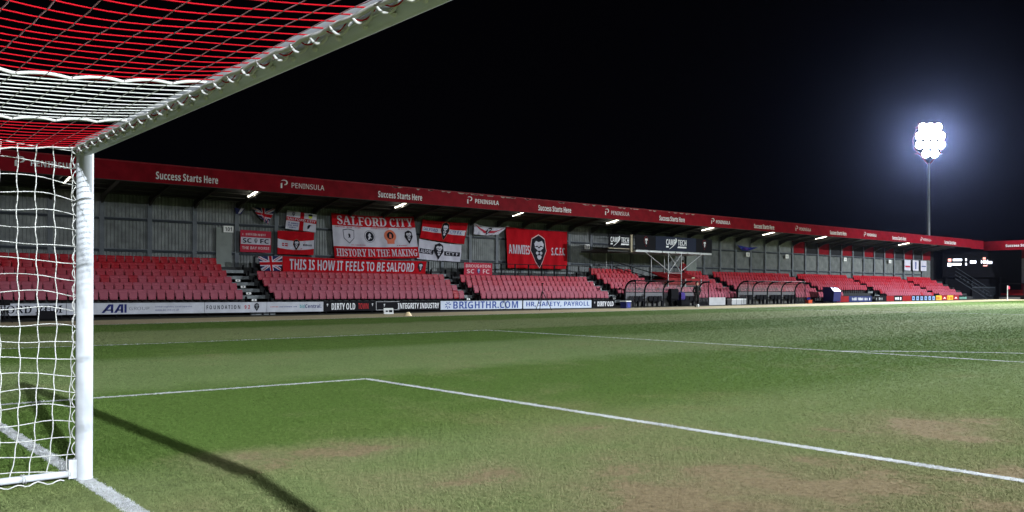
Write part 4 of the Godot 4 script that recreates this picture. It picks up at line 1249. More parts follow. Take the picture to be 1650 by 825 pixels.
func build_gantry() -> void:
	var o := thing("camera_gantry", "black boarded camera gantry on scaffold legs under the roof", "gantry", S(54.7, 2.5, 41.5))
	var deck := part(o, "deck", boxm(S(50.9, 5.06, 41.0), S(61.4, 5.20, 44.6)), M.alloy)
	for i in 6: part(deck, "deck_edge", boxm(S(50.95 + 1.74 * i, 5.05, 40.93), S(52.6 + 1.74 * i, 5.21, 40.985)), M.alloy)
	var fronts := [[50.95, 53.5, M.board_black], [53.52, 59.05, M.board_slate], [59.07, 61.4, M.board_black]]
	for f in fronts:
		var fp := part(o, "front_panel", boxm(S(f[0], 5.24, 40.95), S(f[1], 6.50, 41.0)), f[2])
		var s := flat_surface(f[0], 5.24, f[1], 6.50, 40.95)
		var k: float = 1.26 / (f[1] - f[0])
		if f[2] == M.board_black: p_crest(fp, s, 0.52, 0.56, 0.72, k, M.ink_red, M.board_black, M.letter_white, 0.004)
		else: camp(fp, s, 0.25, 0.75)
	# board on the wall side, a little lower
	var sp := part(o, "side_panel", boxm(S(48.05, 5.32, 41.3), S(50.6, 6.42, 41.36)), M.board_black)
	camp(sp, flat_surface(48.05, 5.32, 50.6, 6.42, 41.3), 0.08, 0.95)
	part(o, "side_rail", boxm(S(48.0, 5.24, 41.27), S(50.7, 5.30, 41.38)), M.tan)
	part(o, "side_rail", boxm(S(50.62, 5.0, 41.2), S(50.88, 6.5, 41.3)), M.tan)
	part(o, "side_deck", boxm(S(48.0, 5.0, 41.4), S(50.7, 5.12, 44.6)), M.roof_dark)
	for q in [[55.25, 2.3, 41.0], [57.04, 2.3, 41.0], [55.25, 2.6, 43.0], [57.04, 2.6, 43.0], [50.9, 2.0, 44.4], [61.3, 2.9, 44.4]]:
		part(o, "scaffold_pole", tubem([S(q[0], ROW_Y, q[2]), S(q[0], 5.06, q[2])], 0.04, 8), M.alloy)
	for q in [[55.25, 5.0, 57.04, 3.3], [57.04, 5.0, 55.25, 3.3], [52.2, 5.05, 55.25, 3.5], [59.9, 5.05, 57.04, 3.5]]:
		part(o, "brace", tubem([S(q[0], q[1], 40.98), S(q[2], q[3], 40.98)], 0.03, 6), M.alloy)
	part(o, "brace", tubem([S(55.25, 3.3, 40.95), S(57.04, 3.3, 40.95)], 0.03, 6), M.alloy)
	for q in [[51.0, 6.5, 61.3], [51.0, 7.1, 61.3]]:
		part(o, "guard_rail", tubem([S(q[0], q[1], 44.4), S(q[2], q[1], 44.4)], 0.03, 6), M.black_metal)
	# red entrance hoods below it
	var i := 0
	for q in [[55.3, 57.5], [57.75, 60.1]]:
		var h := thing("entrance_hood", ["red sloping hood on the left under the gantry legs", "red sloping hood with white posts on the right under the gantry"][i], "hood", S((q[0] + q[1]) / 2, 2.2, 42))
		var b := MB.new()
		var ha := []
		var hb := []
		for p in [[41.2, 2.75], [41.2, 2.85], [43.2, 3.45], [43.2, 3.35]]:
			ha.append(S(q[0], p[1], p[0])); hb.append(S(q[1], p[1], p[0]))
		b.prism(ha, hb)
		part(h, "canopy", b.mesh(), M.panel_red)
		part(h, "side", boxm(S(q[0], ROW_Y, 41.3), S(q[0] + 0.06, 2.76, 43.1)), M.panel_red)
		part(h, "front", boxm(S(q[0] + 0.1, 2.25, 41.25), S(q[1] - 0.1, 2.75, 41.3)), M.panel_red)
		for x in [q[0] + 0.05, q[1] - 0.05]: part(h, "post", tubem([S(x, ROW_Y, 41.15), S(x, 2.8, 41.15)], 0.05, 8), M.alloy if i else M.black_metal)
		if i: part(h, "lamp_plate", boxm(S(58.7, 2.86, 41.12), S(59.1, 2.98, 41.16)), M.tan)
		i += 1
	# black hand rail of the steps on the gantry's near side
	var hr := thing("handrail", "dark sloping handrail on the steps below the lettered side panel", "handrail", S(53, 2, 43.2))
	for y in [0.0, 0.45]: part(hr, "rail", tubem([S(51.2, 4.3 - y, 43.9), S(54.8, 3.3 - y, 42.4)], 0.035, 6), M.black_metal)
	for t in [0.0, 0.5, 1.0]: part(hr, "post", tubem([S(lerpf(51.2, 54.8, t), 2.2, lerpf(43.9, 42.4, t)), S(lerpf(51.2, 54.8, t), lerpf(4.3, 3.3, t), lerpf(43.9, 42.4, t))], 0.03, 6), M.black_metal)

func camp(o: Node3D, s: Callable, u0: float, u1: float) -> void:
	var d := u1 - u0
	p_text(o, "CAMP", M.letter_white, s, u0, 0.42, u0 + 0.46 * d, 0.82, 0.006, f_bold)
	p_text(o, "TECH", M.letter_white, s, u0 + 0.58 * d, 0.42, u0 + d, 0.82, 0.006, f_bold)
	var sw := []
	for i in 15: sw.append(Vector2(u0 + d * (0.16 + 0.36 * sin(PI * 0.62 * i / 14.0)), 0.12 + 0.80 * i / 14.0))
	for i in 15: sw.append(Vector2(u0 + d * (0.16 + 0.31 * sin(PI * 0.62 * (14 - i) / 14.0)), 0.16 + 0.74 * (14 - i) / 14.0))
	p_polys(o, "swoosh", M.letter_white, s, [sw], 0.006)
	p_polys(o, "underline", M.letter_white, s, [[Vector2(u0 + 0.55 * d, 0.24), Vector2(u0 + d, 0.24), Vector2(u0 + d, 0.35), Vector2(u0 + 0.58 * d, 0.35)], [Vector2(u0, 0.24), Vector2(u0 + 0.12 * d, 0.24), Vector2(u0 + 0.12 * d, 0.35), Vector2(u0, 0.35)]], 0.006)

# ------------------------------------------------------------------ far corner
func build_corner() -> void:
	var e := thing("end_stand", "red-edged stand behind the far goal, beyond the corner scoreboard", "stand", S(122, 0, 20))
	var edge := part(e, "roof", boxm(S(121.2, 7.9, 38.5), S(126.5, 8.0, -10.0)), M.roof_dark)
	for i in 7:
		part(edge, "fascia_panel", boxm(S(121.0, 7.3, 40.4 - 7.0 * i), S(121.08, 8.52, 33.41 - 7.0 * i)), M.fascia if i % 2 else M.fascia_b)
	part(edge, "fascia_panel", boxm(S(117.0, 7.48, 40.402), S(120.995, 8.60, 40.47)), M.fascia)
	var tx := TextMesh.new()
	tx.text = "Success Starts Here"; tx.font = f_bold; tx.font_size = 40; tx.depth = 0.02; tx.pixel_size = 0.0105
	var to := part(edge, "lettering", tx, M.letter_white)
	to.position += S(120.985, 7.85, 35.4); to.rotation.y = -PI / 2
	for i in 12:
		var w := 41.0 - 3.6 * i
		part(e, "wall_panel", boxm(S(126.0, 2.6, w - 0.05), S(126.08, 6.3, w - 3.5)), M.cladding_lilac)
		part(e, "upper_panel", boxm(S(126.0, 6.35, w - 0.05), S(126.08, 7.85, w - 3.5)), M.panel_red)
		part(e, "column", boxm(S(125.8, 0.0, w + 0.05), S(126.0, 7.9, w - 0.05)), M.steel)
		part(e, "rail", boxm(S(125.9, 5.0, w - 0.05), S(126.0, 5.06, w - 3.5)), M.plate_dull)
	for r in 4:
		part(e, "terrace_step", boxm(S(121.5 + 1.0 * r, 0, 40), S(122.5 + r, 1.1 + 0.45 * r, -8)), M.terrace)
		part(e, "seat_row", boxm(S(121.9 + r, 1.1 + 0.45 * r, 38.5), S(122.0 + r, 1.6 + 0.45 * r, -6)), M.panel_red)
	part(e, "front_rail", boxm(S(121.2, 2.85, 38.5), S(121.26, 2.92, 0)), M.black_metal)
	for i in 12: part(e, "rail_post", boxm(S(121.2, 0.5, 38.5 - 3.0 * i), S(121.26, 2.85, 38.44 - 3.0 * i)), M.black_metal)
	# scoreboard set across the corner
	var c := S(120.2, 0, 41.3)
	var turn := atan2(-0.86, 0.51)
	var o := thing("scoreboard", "lit black scoreboard in the far corner with white and orange figures", "scoreboard", c)
	o.rotation.y = turn
	var add := func(n: String, lo: Vector3, hi: Vector3, m: Material) -> void: part_at(o, n, boxm(lo, hi), m, Vector3.ZERO)
	add.call("case", Vector3(-3.5, 3.4, -0.3), Vector3(3.5, 6.5, 0.0), M.screen_black)
	add.call("backing", Vector3(-5.2, 0.0, -0.6), Vector3(5.2, 7.6, -0.45), M.screen_black)
	for x in [-3.0, 0.0, 3.0]: add.call("leg", Vector3(x - 0.12, 0, -0.44), Vector3(x + 0.12, 3.4, -0.3), M.black_metal)
	var lit := [[-2.9, 5.35, 0.36, 0.36, 1], [-2.95, 4.75, 0.42, 0.42, 2], [-2.35, 5.42, 1.0, 0.26, 0], [-2.42, 4.88, 1.0, 0.26, 0], [-0.98, 5.42, 0.16, 0.28, 0], [-0.98, 4.88, 0.16, 0.28, 0], [-0.45, 5.12, 0.66, 0.32, 0],
		[0.75, 5.12, 0.12, 0.34, 0], [0.95, 5.55, 0.3, 0.28, 3], [1.0, 5.08, 0.26, 0.36, 0], [0.98, 4.75, 0.45, 0.14, 3], [1.38, 5.02, 0.12, 0.48, 0], [1.55, 5.05, 0.4, 0.3, 0]]
	for q in lit:
		add.call("screen_digit", Vector3(q[0], q[1], 0.004), Vector3(q[0] + q[2], q[1] + q[3], 0.014), [M.screen_white, M.screen_pink, M.screen_white, M.screen_orange][q[4]])
	var l := OmniLight3D.new()
	l.name = "screen_light"
	o.add_child(l)
	l.position = Vector3(-0.5, 5.0, 0.6)
	l.light_energy = 0.12
	l.light_color = Color(0.85, 0.85, 1.0)
	l.light_size = 0.3
	l.omni_range = 40.0
	l.omni_attenuation = 2.0
	l.shadow_enabled = true
	# dark steps and hoarding at the end of the long stand
	var st := thing("steel_staircase", "dark steel staircase at the end of the long stand beside the scoreboard", "staircase", S(116, 0, 40.5))
	for k in 2:
		part(st, "stringer", tubem([S(114.6, 4.0 - 0.5 * k, 41.5), S(118.8, 1.2 - 0.5 * k, 38.8)], 0.05, 6), M.dark_steel)
		part(st, "handrail", tubem([S(114.6, 5.0 - 0.5 * k, 41.5), S(118.8, 2.2 - 0.5 * k, 38.8)], 0.03, 6), M.dark_steel)
	for k in 9:
		var t := (k + 0.5) / 9.0
		var p := S(114.6, 3.9, 41.5).lerp(S(118.8, 1.1, 38.8), t)
		part(st, "tread", boxm(p - Vector3(0.25, 0.02, 0.4), p + Vector3(0.25, 0.02, 0.4)), M.dark_steel)
	for q in [[113.6, 117.2, "dark gate of steel bars in the far corner, beside the green lettered board"], [117.3, 121.0, "dark barred gate in the far corner, below the scoreboard"]]:
		var gt := thing("barred_gate", q[2], "gate", S((q[0] + q[1]) / 2, gnd(q[0]), 38.9))
		for y in [0.55, 2.3]: part(gt, "rail", boxm(S(q[0], y, 38.88), S(q[1], y + 0.06, 38.92)), M.dark_steel)
		for i in 13: part(gt, "bar", boxm(S(lerpf(q[0], q[1] - 0.05, i / 12.0), 0.45, 38.89), S(lerpf(q[0], q[1] - 0.05, i / 12.0) + 0.04, 2.5, 38.91)), M.dark_steel)
	# boards along the end line, and the corner flag
	for i in 3:
		var b := thing("end_board", ["black end board nearest the far corner", "second black end board from the far corner", "third black end board from the far corner"][i], "board", S(118.9, 0.4, 37.0 - 4.2 * i), "black boards along the far end")
		part(b, "panel", boxm(S(118.9, 0.55, 38.3 - 4.2 * i), S(118.96, 1.35, 34.2 - 4.2 * i)), M.board_black)
		part(b, "strip", boxm(S(118.88, 0.8, 37.6 - 4.2 * i), S(118.897, 1.1, 35.0 - 4.2 * i)), M.ink_grey)
	var fl := thing("corner_flag", "thin white corner flag pole at the far corner of the pitch", "flag", P(97.4, gy(97.4), 30.3))
	part_at(fl, "pole", tubem([Vector3.ZERO, Vector3(0, 1.6, 0)], 0.05, 6), M.plate_white, Vector3.ZERO)
	var fb := MB.new()
	fb.quad(Vector3(0.04, 1.25, 0), Vector3(0.4, 1.22, 0.1), Vector3(0.4, 1.52, 0.1), Vector3(0.04, 1.57, 0))
	part_at(fl, "flag_cloth", fb.mesh(), M.cloth_crimson, Vector3.ZERO)

# ------------------------------------------------------------------ floodlights
func floodlight(at: Vector3, aims: Array, lamp_y: float, label: String, energy: float, spill: float) -> void:
	var aim: Vector3 = aims[1]
	var o := thing("floodlight_mast", label, "floodlight", at, "floodlight masts at the corners of the ground")
	var d := aim - (at + Vector3(0, lamp_y, 0))
	o.rotation.y = atan2(d.x, d.z)
	var b := MB.new()
	b.tube(PackedVector3Array([Vector3(0, 0, 0), Vector3(0, lamp_y * 0.5, 0), Vector3(0, lamp_y - 2.4, 0)]), 0.26, 12, 0.15)
	part_at(o, "pole", b.mesh(), M.galvanised, Vector3.ZERO)
	# pointed red frame
	var ol := [Vector3(0, lamp_y - 2.6, 0), Vector3(1.85, lamp_y - 0.5, 0), Vector3(2.0, lamp_y + 0.6, 0), Vector3(1.3, lamp_y + 2.6, 0), Vector3(-1.3, lamp_y + 2.6, 0), Vector3(-2.0, lamp_y + 0.6, 0), Vector3(-1.85, lamp_y - 0.5, 0), Vector3(0, lamp_y - 2.6, 0)]
	for i in 7: part_at(o, "frame_bar", tubem([ol[i], ol[i + 1]], 0.06, 6), M.frame_red, Vector3.ZERO)
	for y in [-1.2, -0.1, 1.0, 2.1]: part_at(o, "cross_bar", boxm(Vector3(-1.7, lamp_y + y - 0.05, -0.06), Vector3(1.7, lamp_y + y + 0.05, 0.06)), M.frame_red, Vector3.ZERO)
	var can := MB.new()
	can.lathe(Vector3.ZERO, [Vector2(0, -0.34), Vector2(0.22, -0.3), Vector2(0.52, 0.0), Vector2(0.54, 0.02), Vector2(0.51, 0.02)], 16, Basis(Vector3.RIGHT, Vector3(0, 0, 1), Vector3(0, -1, 0)))
	var lens := MB.new()
	lens.lathe(Vector3.ZERO, [Vector2(0.51, 0.005), Vector2(0.3, 0.06), Vector2(0, 0.09)], 16, Basis(Vector3.RIGHT, Vector3(0, 0, 1), Vector3(0, -1, 0)))
	var cmesh := can.mesh()
	var lmesh := lens.mesh()
	for q in [[-0.55, -1.25], [0.55, -1.25], [-1.35, -0.15], [-0.45, -0.15], [0.45, -0.15], [1.35, -0.15], [-1.35, 0.95], [-0.45, 0.95], [0.45, 0.95], [1.35, 0.95], [-0.95, 2.05], [0.0, 2.05], [0.95, 2.05]]:
		var lamp := part_at(o, "lamp", cmesh, M.galvanised, Vector3(q[0], lamp_y + q[1], 0.42))
		lamp.rotation.x = 0.2
		part_at(lamp, "lamp_glass", lmesh, M.lamp_glow, Vector3.ZERO)
	# the bank is aimed in three sheaves, all dipped at the grass
	for k in aims.size():
		var s := SpotLight3D.new()
		s.name = "flood_lamp_light"
		o.add_child(s, true)
		s.position = Vector3(0, lamp_y + 0.4, 1.0)
		s.global_basis = Basis.looking_at(aims[k] - s.global_position)
		s.light_energy = energy * (1.35 if k == 2 else 1.0)
		s.light_size = 0.36
		s.spot_angle = BEAM
		s.spot_angle_attenuation = 1.0
		s.spot_range = 250.0
		s.spot_attenuation = 2.0
		s.light_color = Color(0.94, 0.97, 1.0)
		s.shadow_enabled = true

	# what spills from the open fittings on every side before them
	var w := SpotLight3D.new()
	w.name = "spill_lamp_light"
	o.add_child(w)
	w.position = Vector3(0, lamp_y + 0.4, 1.0)
	w.rotation.y = PI
	w.spot_angle = 84.0
	w.spot_angle_attenuation = 0.3
	w.light_energy = spill
	w.light_size = 0.5
	w.spot_range = 250.0
	w.spot_attenuation = 2.0
	w.light_color = Color(0.94, 0.97, 1.0)
	w.shadow_enabled = true

func dipped(at: Vector3, lamp_y: float, away: float, turns: Array) -> Array:
	var o := []
	for t in turns: o.append(Vector3(at.x + away * sin(deg_to_rad(t)), 0, at.z - away * cos(deg_to_rad(t))))
	return o

# ------------------------------------------------------------------ turf blades near the camera
func build_turf() -> void:
	var b := MB.new()
	for k in 5:
		var a := TAU * k / 5.0 + 0.4
		var root := Vector3(cos(a * 2.3), 0, sin(a * 1.7)) * 0.012
		var tip := root + Vector3(cos(a) * 0.014, 0.014 + 0.004 * (k % 3), sin(a) * 0.014)
		var s := Vector3(-sin(a), 0, cos(a)) * 0.0030
		b.tri(root - s, root + s, tip)
	var mesh := b.mesh()
	var count := 900000
	var mm := MultiMesh.new()
	mm.transform_format = MultiMesh.TRANSFORM_3D
	mm.use_colors = true
	mm.mesh = mesh
	var tf := []
	var cols := []
	var eye := Vector2(-1.767, -7.148)
	var lo := deg_to_rad(6.0)
	var hi := deg_to_rad(74.0)
	for i in count:
		var ang := rng.randf_range(lo, hi)
		var r := 4.6 * pow(130.0 / 4.6, pow(rng.randf(), 1.35))
		var x := eye.x + r * sin(ang)
		var w := eye.y + r * cos(ang)
		if w > 35.1 or x > 112.0: continue
		var f := n_fine.get_noise_2d(x * 14.0, w * 14.0)
		var c := grass(x, w, f)
		var bare := clampf((c.r - c.g) * 22.0, 0.0, 1.0)
		if rng.randf() < bare * 0.35: continue
		if w > 30.1 and rng.randf() < 0.9: continue
		c = c * rng.randf_range(0.84, 1.18)
		if paint_at(x + rng.randf_range(-0.012, 0.012), w + rng.randf_range(-0.012, 0.012)) > 0.5 and rng.randf() < 0.9: c = Color(0.50, 0.52, 0.54) * rng.randf_range(0.7, 1.1)
		var sc := rng.randf_range(0.7, 1.25) * (1.0 - 0.4 * bare) * clampf(0.52 + r / 45.0, 0.5, 1.25)
		tf.append(Transform3D(Basis(Vector3.UP, rng.randf() * TAU).scaled(Vector3(sc, sc * rng.randf_range(0.6, 1.1), sc)), P(x, gy(x) + 0.001, w)))
		cols.append(c)
	mm.instance_count = tf.size()
	for i in tf.size():
		mm.set_instance_transform(i, tf[i])
		mm.set_instance_color(i, cols[i])
	var o := MultiMeshInstance3D.new()
	o.name = "turf"
	o.multimesh = mm
	var m := mat(Color(1, 1, 1), 0.9, 0.0, 0.0, 0.08)
	m.vertex_color_use_as_albedo = true
	m.cull_mode = BaseMaterial3D.CULL_DISABLED
	o.material_override = m
	add_child(o)
	tag(o, "short worn green turf of the pitch nearest the goal", "grass")
	o.set_meta("kind", "stuff")

func glow(c: Color, e: float) -> StandardMaterial3D:
	var m := StandardMaterial3D.new()
	m.albedo_color = Color(0.9, 0.9, 0.9)
	m.emission_enabled = true
	m.emission = c
	m.emission_energy_multiplier = e
	return m

func see_through(c: Color, a: float, rough: float) -> StandardMaterial3D:
	var m := mat(c, rough)
	m.transparency = BaseMaterial3D.TRANSPARENCY_ALPHA
	m.albedo_color.a = a
	m.cull_mode = BaseMaterial3D.CULL_DISABLED
	return m

func build_materials() -> void:
	M.goal_white = mat(Color(0.47, 0.50, 0.54), 0.4, 0.22)
	M.net_white = mat(Color(0.45, 0.45, 0.43), 0.8, 0.0, 0.0, 0.1)
	M.net_red = mat(Color(0.34, 0.006, 0.012), 0.8, 0.0, 0.0, 0.05)
	M.net_pink = mat(Color(0.45, 0.25, 0.30), 0.8)
	M.line_paint = mat(Color(0.50, 0.52, 0.53), 0.9, 0.35)
	M.terrace = mat(Color(0.045, 0.047, 0.05), 0.85, 0.3)
	M.dark_wall = mat(Color(0.018, 0.019, 0.02), 0.9, 0.2, 0.0, 0.05)
	M.stair = mat(Color(0.26, 0.29, 0.31), 0.8, 0.4)
	M.plate_white = mat(Color(0.70, 0.71, 0.70), 0.5, 0.08)
	M.plate_dull = mat(Color(0.45, 0.46, 0.47), 0.55, 0.15)
	M.ink = mat(Color(0.015, 0.016, 0.022), 0.6, 0.0, 0.0, 0.05)
	M.ink_blue = mat(Color(0.03, 0.045, 0.16), 0.6)
	M.ink_navy = mat(Color(0.015, 0.02, 0.11), 0.6)
	M.ink_royal = mat(Color(0.03, 0.06, 0.24), 0.6)
	M.ink_grey = mat(Color(0.16, 0.17, 0.19), 0.6)
	M.ink_red = mat(Color(0.34, 0.015, 0.02), 0.6)
	M.ink_teal = mat(Color(0.05, 0.24, 0.27), 0.6)
	M.ink_sky = mat(Color(0.20, 0.30, 0.46), 0.6)
	M.black_metal = mat(Color(0.012, 0.012, 0.014), 0.45, 0.0, 0.0, 0.05)
	M.steel = mat(Color(0.12, 0.135, 0.155), 0.5, 0.2)
	M.dark_steel = mat(Color(0.025, 0.03, 0.038), 0.6)
	M.galvanised = mat(Color(0.30, 0.32, 0.36), 0.5, 0.1, 0.2)
	M.alloy = mat(Color(0.42, 0.43, 0.44), 0.42, 0.1, 0.3)
	M.tan = mat(Color(0.36, 0.31, 0.22), 0.6)
	M.cladding = mat(Color(0.215, 0.235, 0.24), 0.6, 0.3)
	M.cladding_b = mat(Color(0.195, 0.215, 0.22), 0.6, 0.35)
	M.cladding_lilac = mat(Color(0.36, 0.31, 0.42), 0.6, 0.15)
	M.door_grey = mat(Color(0.20, 0.225, 0.215), 0.6, 0.15)
	M.panel_red = mat(Color(0.26, 0.012, 0.016), 0.5, 0.15)
	M.panel_red_shaded = mat(Color(0.15, 0.008, 0.012), 0.6, 0.15, 0.0, 0.1)  # panel red darkened in its colour, for the shade under the roof
	M.panel_dark = mat(Color(0.02, 0.02, 0.022), 0.4, 0.0, 0.0, 0.05)
	M.roof_dark = mat(Color(0.055, 0.055, 0.055), 0.8, 0.2)
	M.fascia = mat(Color(0.24, 0.007, 0.016), 0.5, 0.18, 0.0, 0.12)
	M.fascia_b = mat(Color(0.225, 0.007, 0.015), 0.5, 0.24, 0.0, 0.12)
	M.fascia_cap = mat(Color(0.30, 0.02, 0.03), 0.5, 0.3)
	M.peel = mat(Color(0.45, 0.38, 0.36), 0.7, 0.3)
	M.letter_white = mat(Color(0.66, 0.66, 0.68), 0.5)
	M.letter_grey = mat(Color(0.30, 0.31, 0.32), 0.6)
	M.letter_green = mat(Color(0.16, 0.34, 0.27), 0.6)
	M.light_housing = mat(Color(0.5, 0.5, 0.5), 0.5)
	M.tube_glow = glow(Color(1.0, 0.97, 0.88), 6.0)
	M.lamp_glow = glow(Color(0.93, 0.95, 1.0), 45.0)
	M.screen_white = glow(Color(0.92, 0.93, 1.0), 3.0)
	M.screen_pink = glow(Color(1.0, 0.45, 0.4), 1.6)
	M.screen_orange = glow(Color(1.0, 0.28, 0.08), 1.6)
	M.screen_black = mat(Color(0.008, 0.008, 0.010), 0.5, 0.0, 0.0, 0.05)
	M.cloth_white = mat(Color(0.46, 0.45, 0.53), 0.9, 0.12, 0.0, 0.05)
	M.cloth_pale = mat(Color(0.52, 0.36, 0.38), 0.85)
	M.cloth_red = mat(Color(0.36, 0.008, 0.014), 0.85, 0.12, 0.0, 0.08)
	M.cloth_crimson = mat(Color(0.32, 0.02, 0.04), 0.85)
	M.cloth_navy = mat(Color(0.015, 0.018, 0.07), 0.85)
	M.cloth_blue = mat(Color(0.025, 0.035, 0.22), 0.85)
	M.cloth_purple = mat(Color(0.08, 0.03, 0.22), 0.85)
	M.cloth_black = mat(Color(0.016, 0.015, 0.02), 0.85, 0.0, 0.0, 0.05)
	M.cloth_orange = mat(Color(0.46, 0.12, 0.07), 0.85)
	M.badge_lime = mat(Color(0.35, 0.38, 0.05), 0.85)
	M.board_white = mat(Color(0.47, 0.49, 0.55), 0.5, 0.16)
	M.board_pale = mat(Color(0.50, 0.56, 0.66), 0.5, 0.1)
	M.board_black = mat(Color(0.012, 0.012, 0.014), 0.45, 0.0, 0.0, 0.05)
	M.board_slate = mat(Color(0.020, 0.024, 0.040), 0.6, 0.0, 0.0, 0.08)
	M.board_navy = mat(Color(0.02, 0.03, 0.10), 0.5)
	M.board_yellow = mat(Color(0.50, 0.32, 0.03), 0.5)
	M.perspex = see_through(Color(0.35, 0.36, 0.38), 0.20, 0.12)
	M.perspex_dark = see_through(Color(0.16, 0.165, 0.18), 0.65, 0.3)
	M.skirt = mat(Color(0.12, 0.12, 0.115), 0.7, 0.3)
	M.bench_black = mat(Color(0.012, 0.012, 0.014), 0.6, 0.0, 0.0, 0.05)
	M.bag_purple = mat(Color(0.045, 0.03, 0.16), 0.7)
	M.crate_navy = mat(Color(0.018, 0.022, 0.10), 0.5)
	M.orange_plastic = mat(Color(0.45, 0.06, 0.02), 0.5)
	M.cream = mat(Color(0.72, 0.56, 0.34), 0.6)
	M.frame_red = mat(Color(0.45, 0.03, 0.03), 0.5)
	M.person = mat(Color(1, 1, 1), 0.8)
	M.person.vertex_color_use_as_albedo = true
	M.apron = mat(Color(0.055, 0.058, 0.045), 0.95, 0.4)
	M.ground = mat(Color(0.03, 0.035, 0.03), 0.95, 0.2)

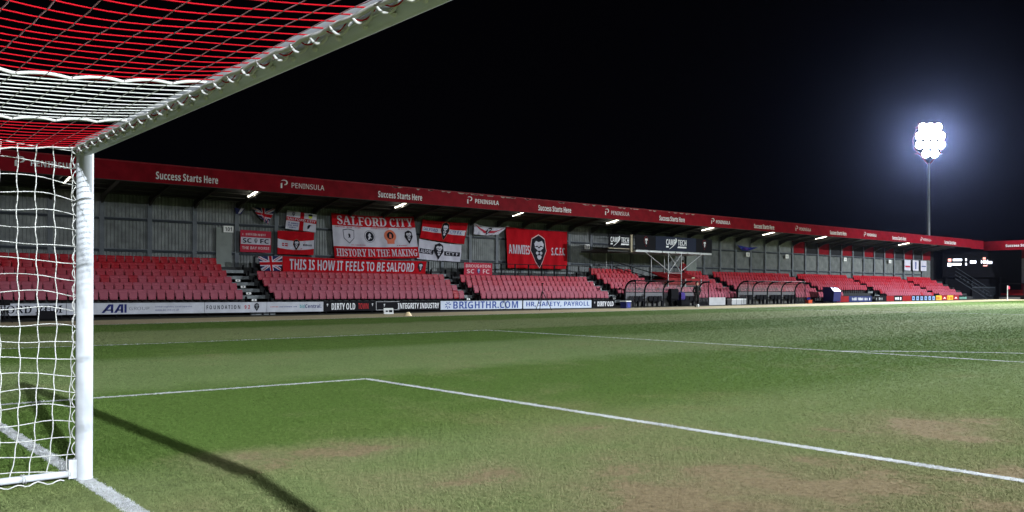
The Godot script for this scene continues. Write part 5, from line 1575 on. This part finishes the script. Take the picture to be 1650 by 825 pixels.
func _ready() -> void:
	rng.seed = 20240
	# camera: level, lens shifted up
	var cam := Camera3D.new()
	cam.name = "camera"
	cam.projection = Camera3D.PROJECTION_FRUSTUM
	cam.near = 0.05
	cam.far = 900.0
	cam.size = 825.0 / 1413.53 * cam.near
	cam.frustum_offset = Vector2(0, 55.61 / 1413.53 * cam.near)
	add_child(cam)
	cam.position = P(-1.7668, 1.4364, -7.1478)
	cam.rotation = Vector3(0, -0.695653, 0.003803)
	cam.current = true
	# night sky
	var env := Environment.new()
	env.background_mode = Environment.BG_SKY
	var sky := Sky.new()
	var sm := ProceduralSkyMaterial.new()
	sm.sky_top_color = Color(0.006, 0.006, 0.010)
	sm.sky_horizon_color = Color(0.016, 0.016, 0.028)
	sm.ground_bottom_color = Color(0.01, 0.01, 0.01)
	sm.ground_horizon_color = Color(0.02, 0.02, 0.03)
	sm.sky_energy_multiplier = 1.0
	sky.sky_material = sm
	env.sky = sky
	env.tonemap_mode = Environment.TONE_MAPPER_LINEAR
	env.tonemap_exposure = 1.0
	# thin night haze; it scatters forwards, so it shows round the lamp that faces the camera
	env.volumetric_fog_enabled = true
	env.volumetric_fog_density = 0.000011
	env.volumetric_fog_albedo = Color(0.70, 0.76, 1.0)
	env.volumetric_fog_anisotropy = 0.955
	env.sdfgi_enabled = true
	env.ssao_enabled = true
	env.ssil_enabled = true
	var we := WorldEnvironment.new()
	we.name = "environment"
	we.environment = env
	add_child(we)
	f_sans = SystemFont.new(); f_sans.font_names = PackedStringArray(["Droid Sans"])
	f_bold = SystemFont.new(); f_bold.font_names = PackedStringArray(["Droid Sans"]); f_bold.font_weight = 700
	f_serif = SystemFont.new(); f_serif.font_names = PackedStringArray(["Droid Serif"]); f_serif.font_weight = 700
	n_low.seed = 3; n_low.frequency = 0.11; n_low.fractal_octaves = 3
	n_mid.seed = 8; n_mid.frequency = 0.75; n_mid.fractal_octaves = 3
	n_fine.seed = 21; n_fine.frequency = 1.0; n_fine.fractal_octaves = 2
	build_materials()
	# the three masts whose light the photograph shows
	var ma := P(-9.9, 0.0, -69.3)
	var mb := P(109.0, 0.0, -60.0)
	var mc := P(108.9, 0.0, 43.9)
	floodlight(ma, dipped(ma, 24.3, 40.0, [4.0, 28.0, 52.0]), 24.3, "floodlight mast beside the near corner behind the camera", 15500.0, 1300.0)
	floodlight(mb, dipped(mb, 28.0, 45.0, [-8.0, -36.0, -64.0]), 28.0, "floodlight mast beyond the main side at the far end", 48000.0, 1300.0)
	floodlight(mc, dipped(mc, 20.0, 62.0, [-168.0, -140.0, -112.0]), 20.0, "tall blazing floodlight mast rising behind the far corner of the stand", 11500.0, 2600.0)
	print("lights")
	# ground
	var g := PlaneMesh.new()
	g.size = Vector2(900, 900)
	structure("ground", g, M.ground).position = Vector3(60, -0.16, 0)
	var xs := [-30.0, -20.0, -10.0, -3.0, 6.0, 17.0, 40.0, 70.0, 100.0, 125.0]
	var ws := [-60.0, -30.0, -8.0, 12.0, 30.0, 35.4]
	structure("pitch", sheet(xs, ws, -30, -60, 155, 95.4, Rect2(-3, -8, 20, 20)), grass_sheet(-30, -60, 155, 95.4, 1536, 768, 2.2))
	structure("pitch", sheet([-3.0, 6.0, 17.0], [-8.0, 12.0], -3, -8, 20, 20), grass_sheet(-3, -8, 20, 20, 1024, 1024, 14.0))
	var ap := MB.new()
	for i in 16:
		var a := -34.0 + 10.0 * i
		var q := [P(a, gy(a) + 0.02, 35.2), P(a + 10, gy(a + 10) + 0.02, 35.2), P(a + 10, gy(a + 10) + 0.02, 46), P(a, gy(a) + 0.02, 46)]
		ap.quad(q[0], q[1], q[2], q[3])
		ap.quad(P(a, -0.2, 35.2), P(a + 10, -0.2, 35.2), q[1], q[0])
	structure("path", ap.mesh(), M.apron)
	# markings
	mark([Vector2(0, -37.4), Vector2(0, 30.0)])
	mark([Vector2(0.06, 5.19), Vector2(5.49, 5.19), Vector2(5.49, -12.6), Vector2(0.06, -12.6)])
	mark([Vector2(0.06, 16.6), Vector2(16.93, 16.6), Vector2(16.93, -24.0), Vector2(0.06, -24.0)])
	var half := acos(5.63 / 9.15)
	mark(arc_pts(Vector2(11.3, -3.7), 9.15, -half, half, 40))
	mark(arc_pts(Vector2(11.3, -3.7), 0.06, 0, TAU, 8))
	mark([Vector2(0.06, 30.0), Vector2(97.4, 30.0)], 0.16)
	mark([Vector2(48.7, 29.9), Vector2(48.7, -37.3)])
	mark(arc_pts(Vector2(48.7, -3.7), 9.15, 0, TAU, 60))
	mark([Vector2(97.4, 30.0), Vector2(97.4, -37.4)])
	mark([Vector2(97.3, 16.6), Vector2(80.9, 16.6), Vector2(80.9, -24.0), Vector2(97.3, -24.0)])
	mark([Vector2(97.3, 5.19), Vector2(91.9, 5.19), Vector2(91.9, -12.6), Vector2(97.3, -12.6)])
	print("ground")
	build_stand()
	print("stand")
	build_corner()
	build_goal()
	print("goal")
	build_seats()
	print("seats")
	build_gantry()
	build_boards()
	build_banners()
	railing(18.6, 31.6, "black rail behind the seat block under the big badge banner")
	railing(34.2, 48.1, "black rail with upright posts below the largest red flag")
	build_trackside()
	build_strip_lights()
	print("objects")
	build_turf()
	print("turf")
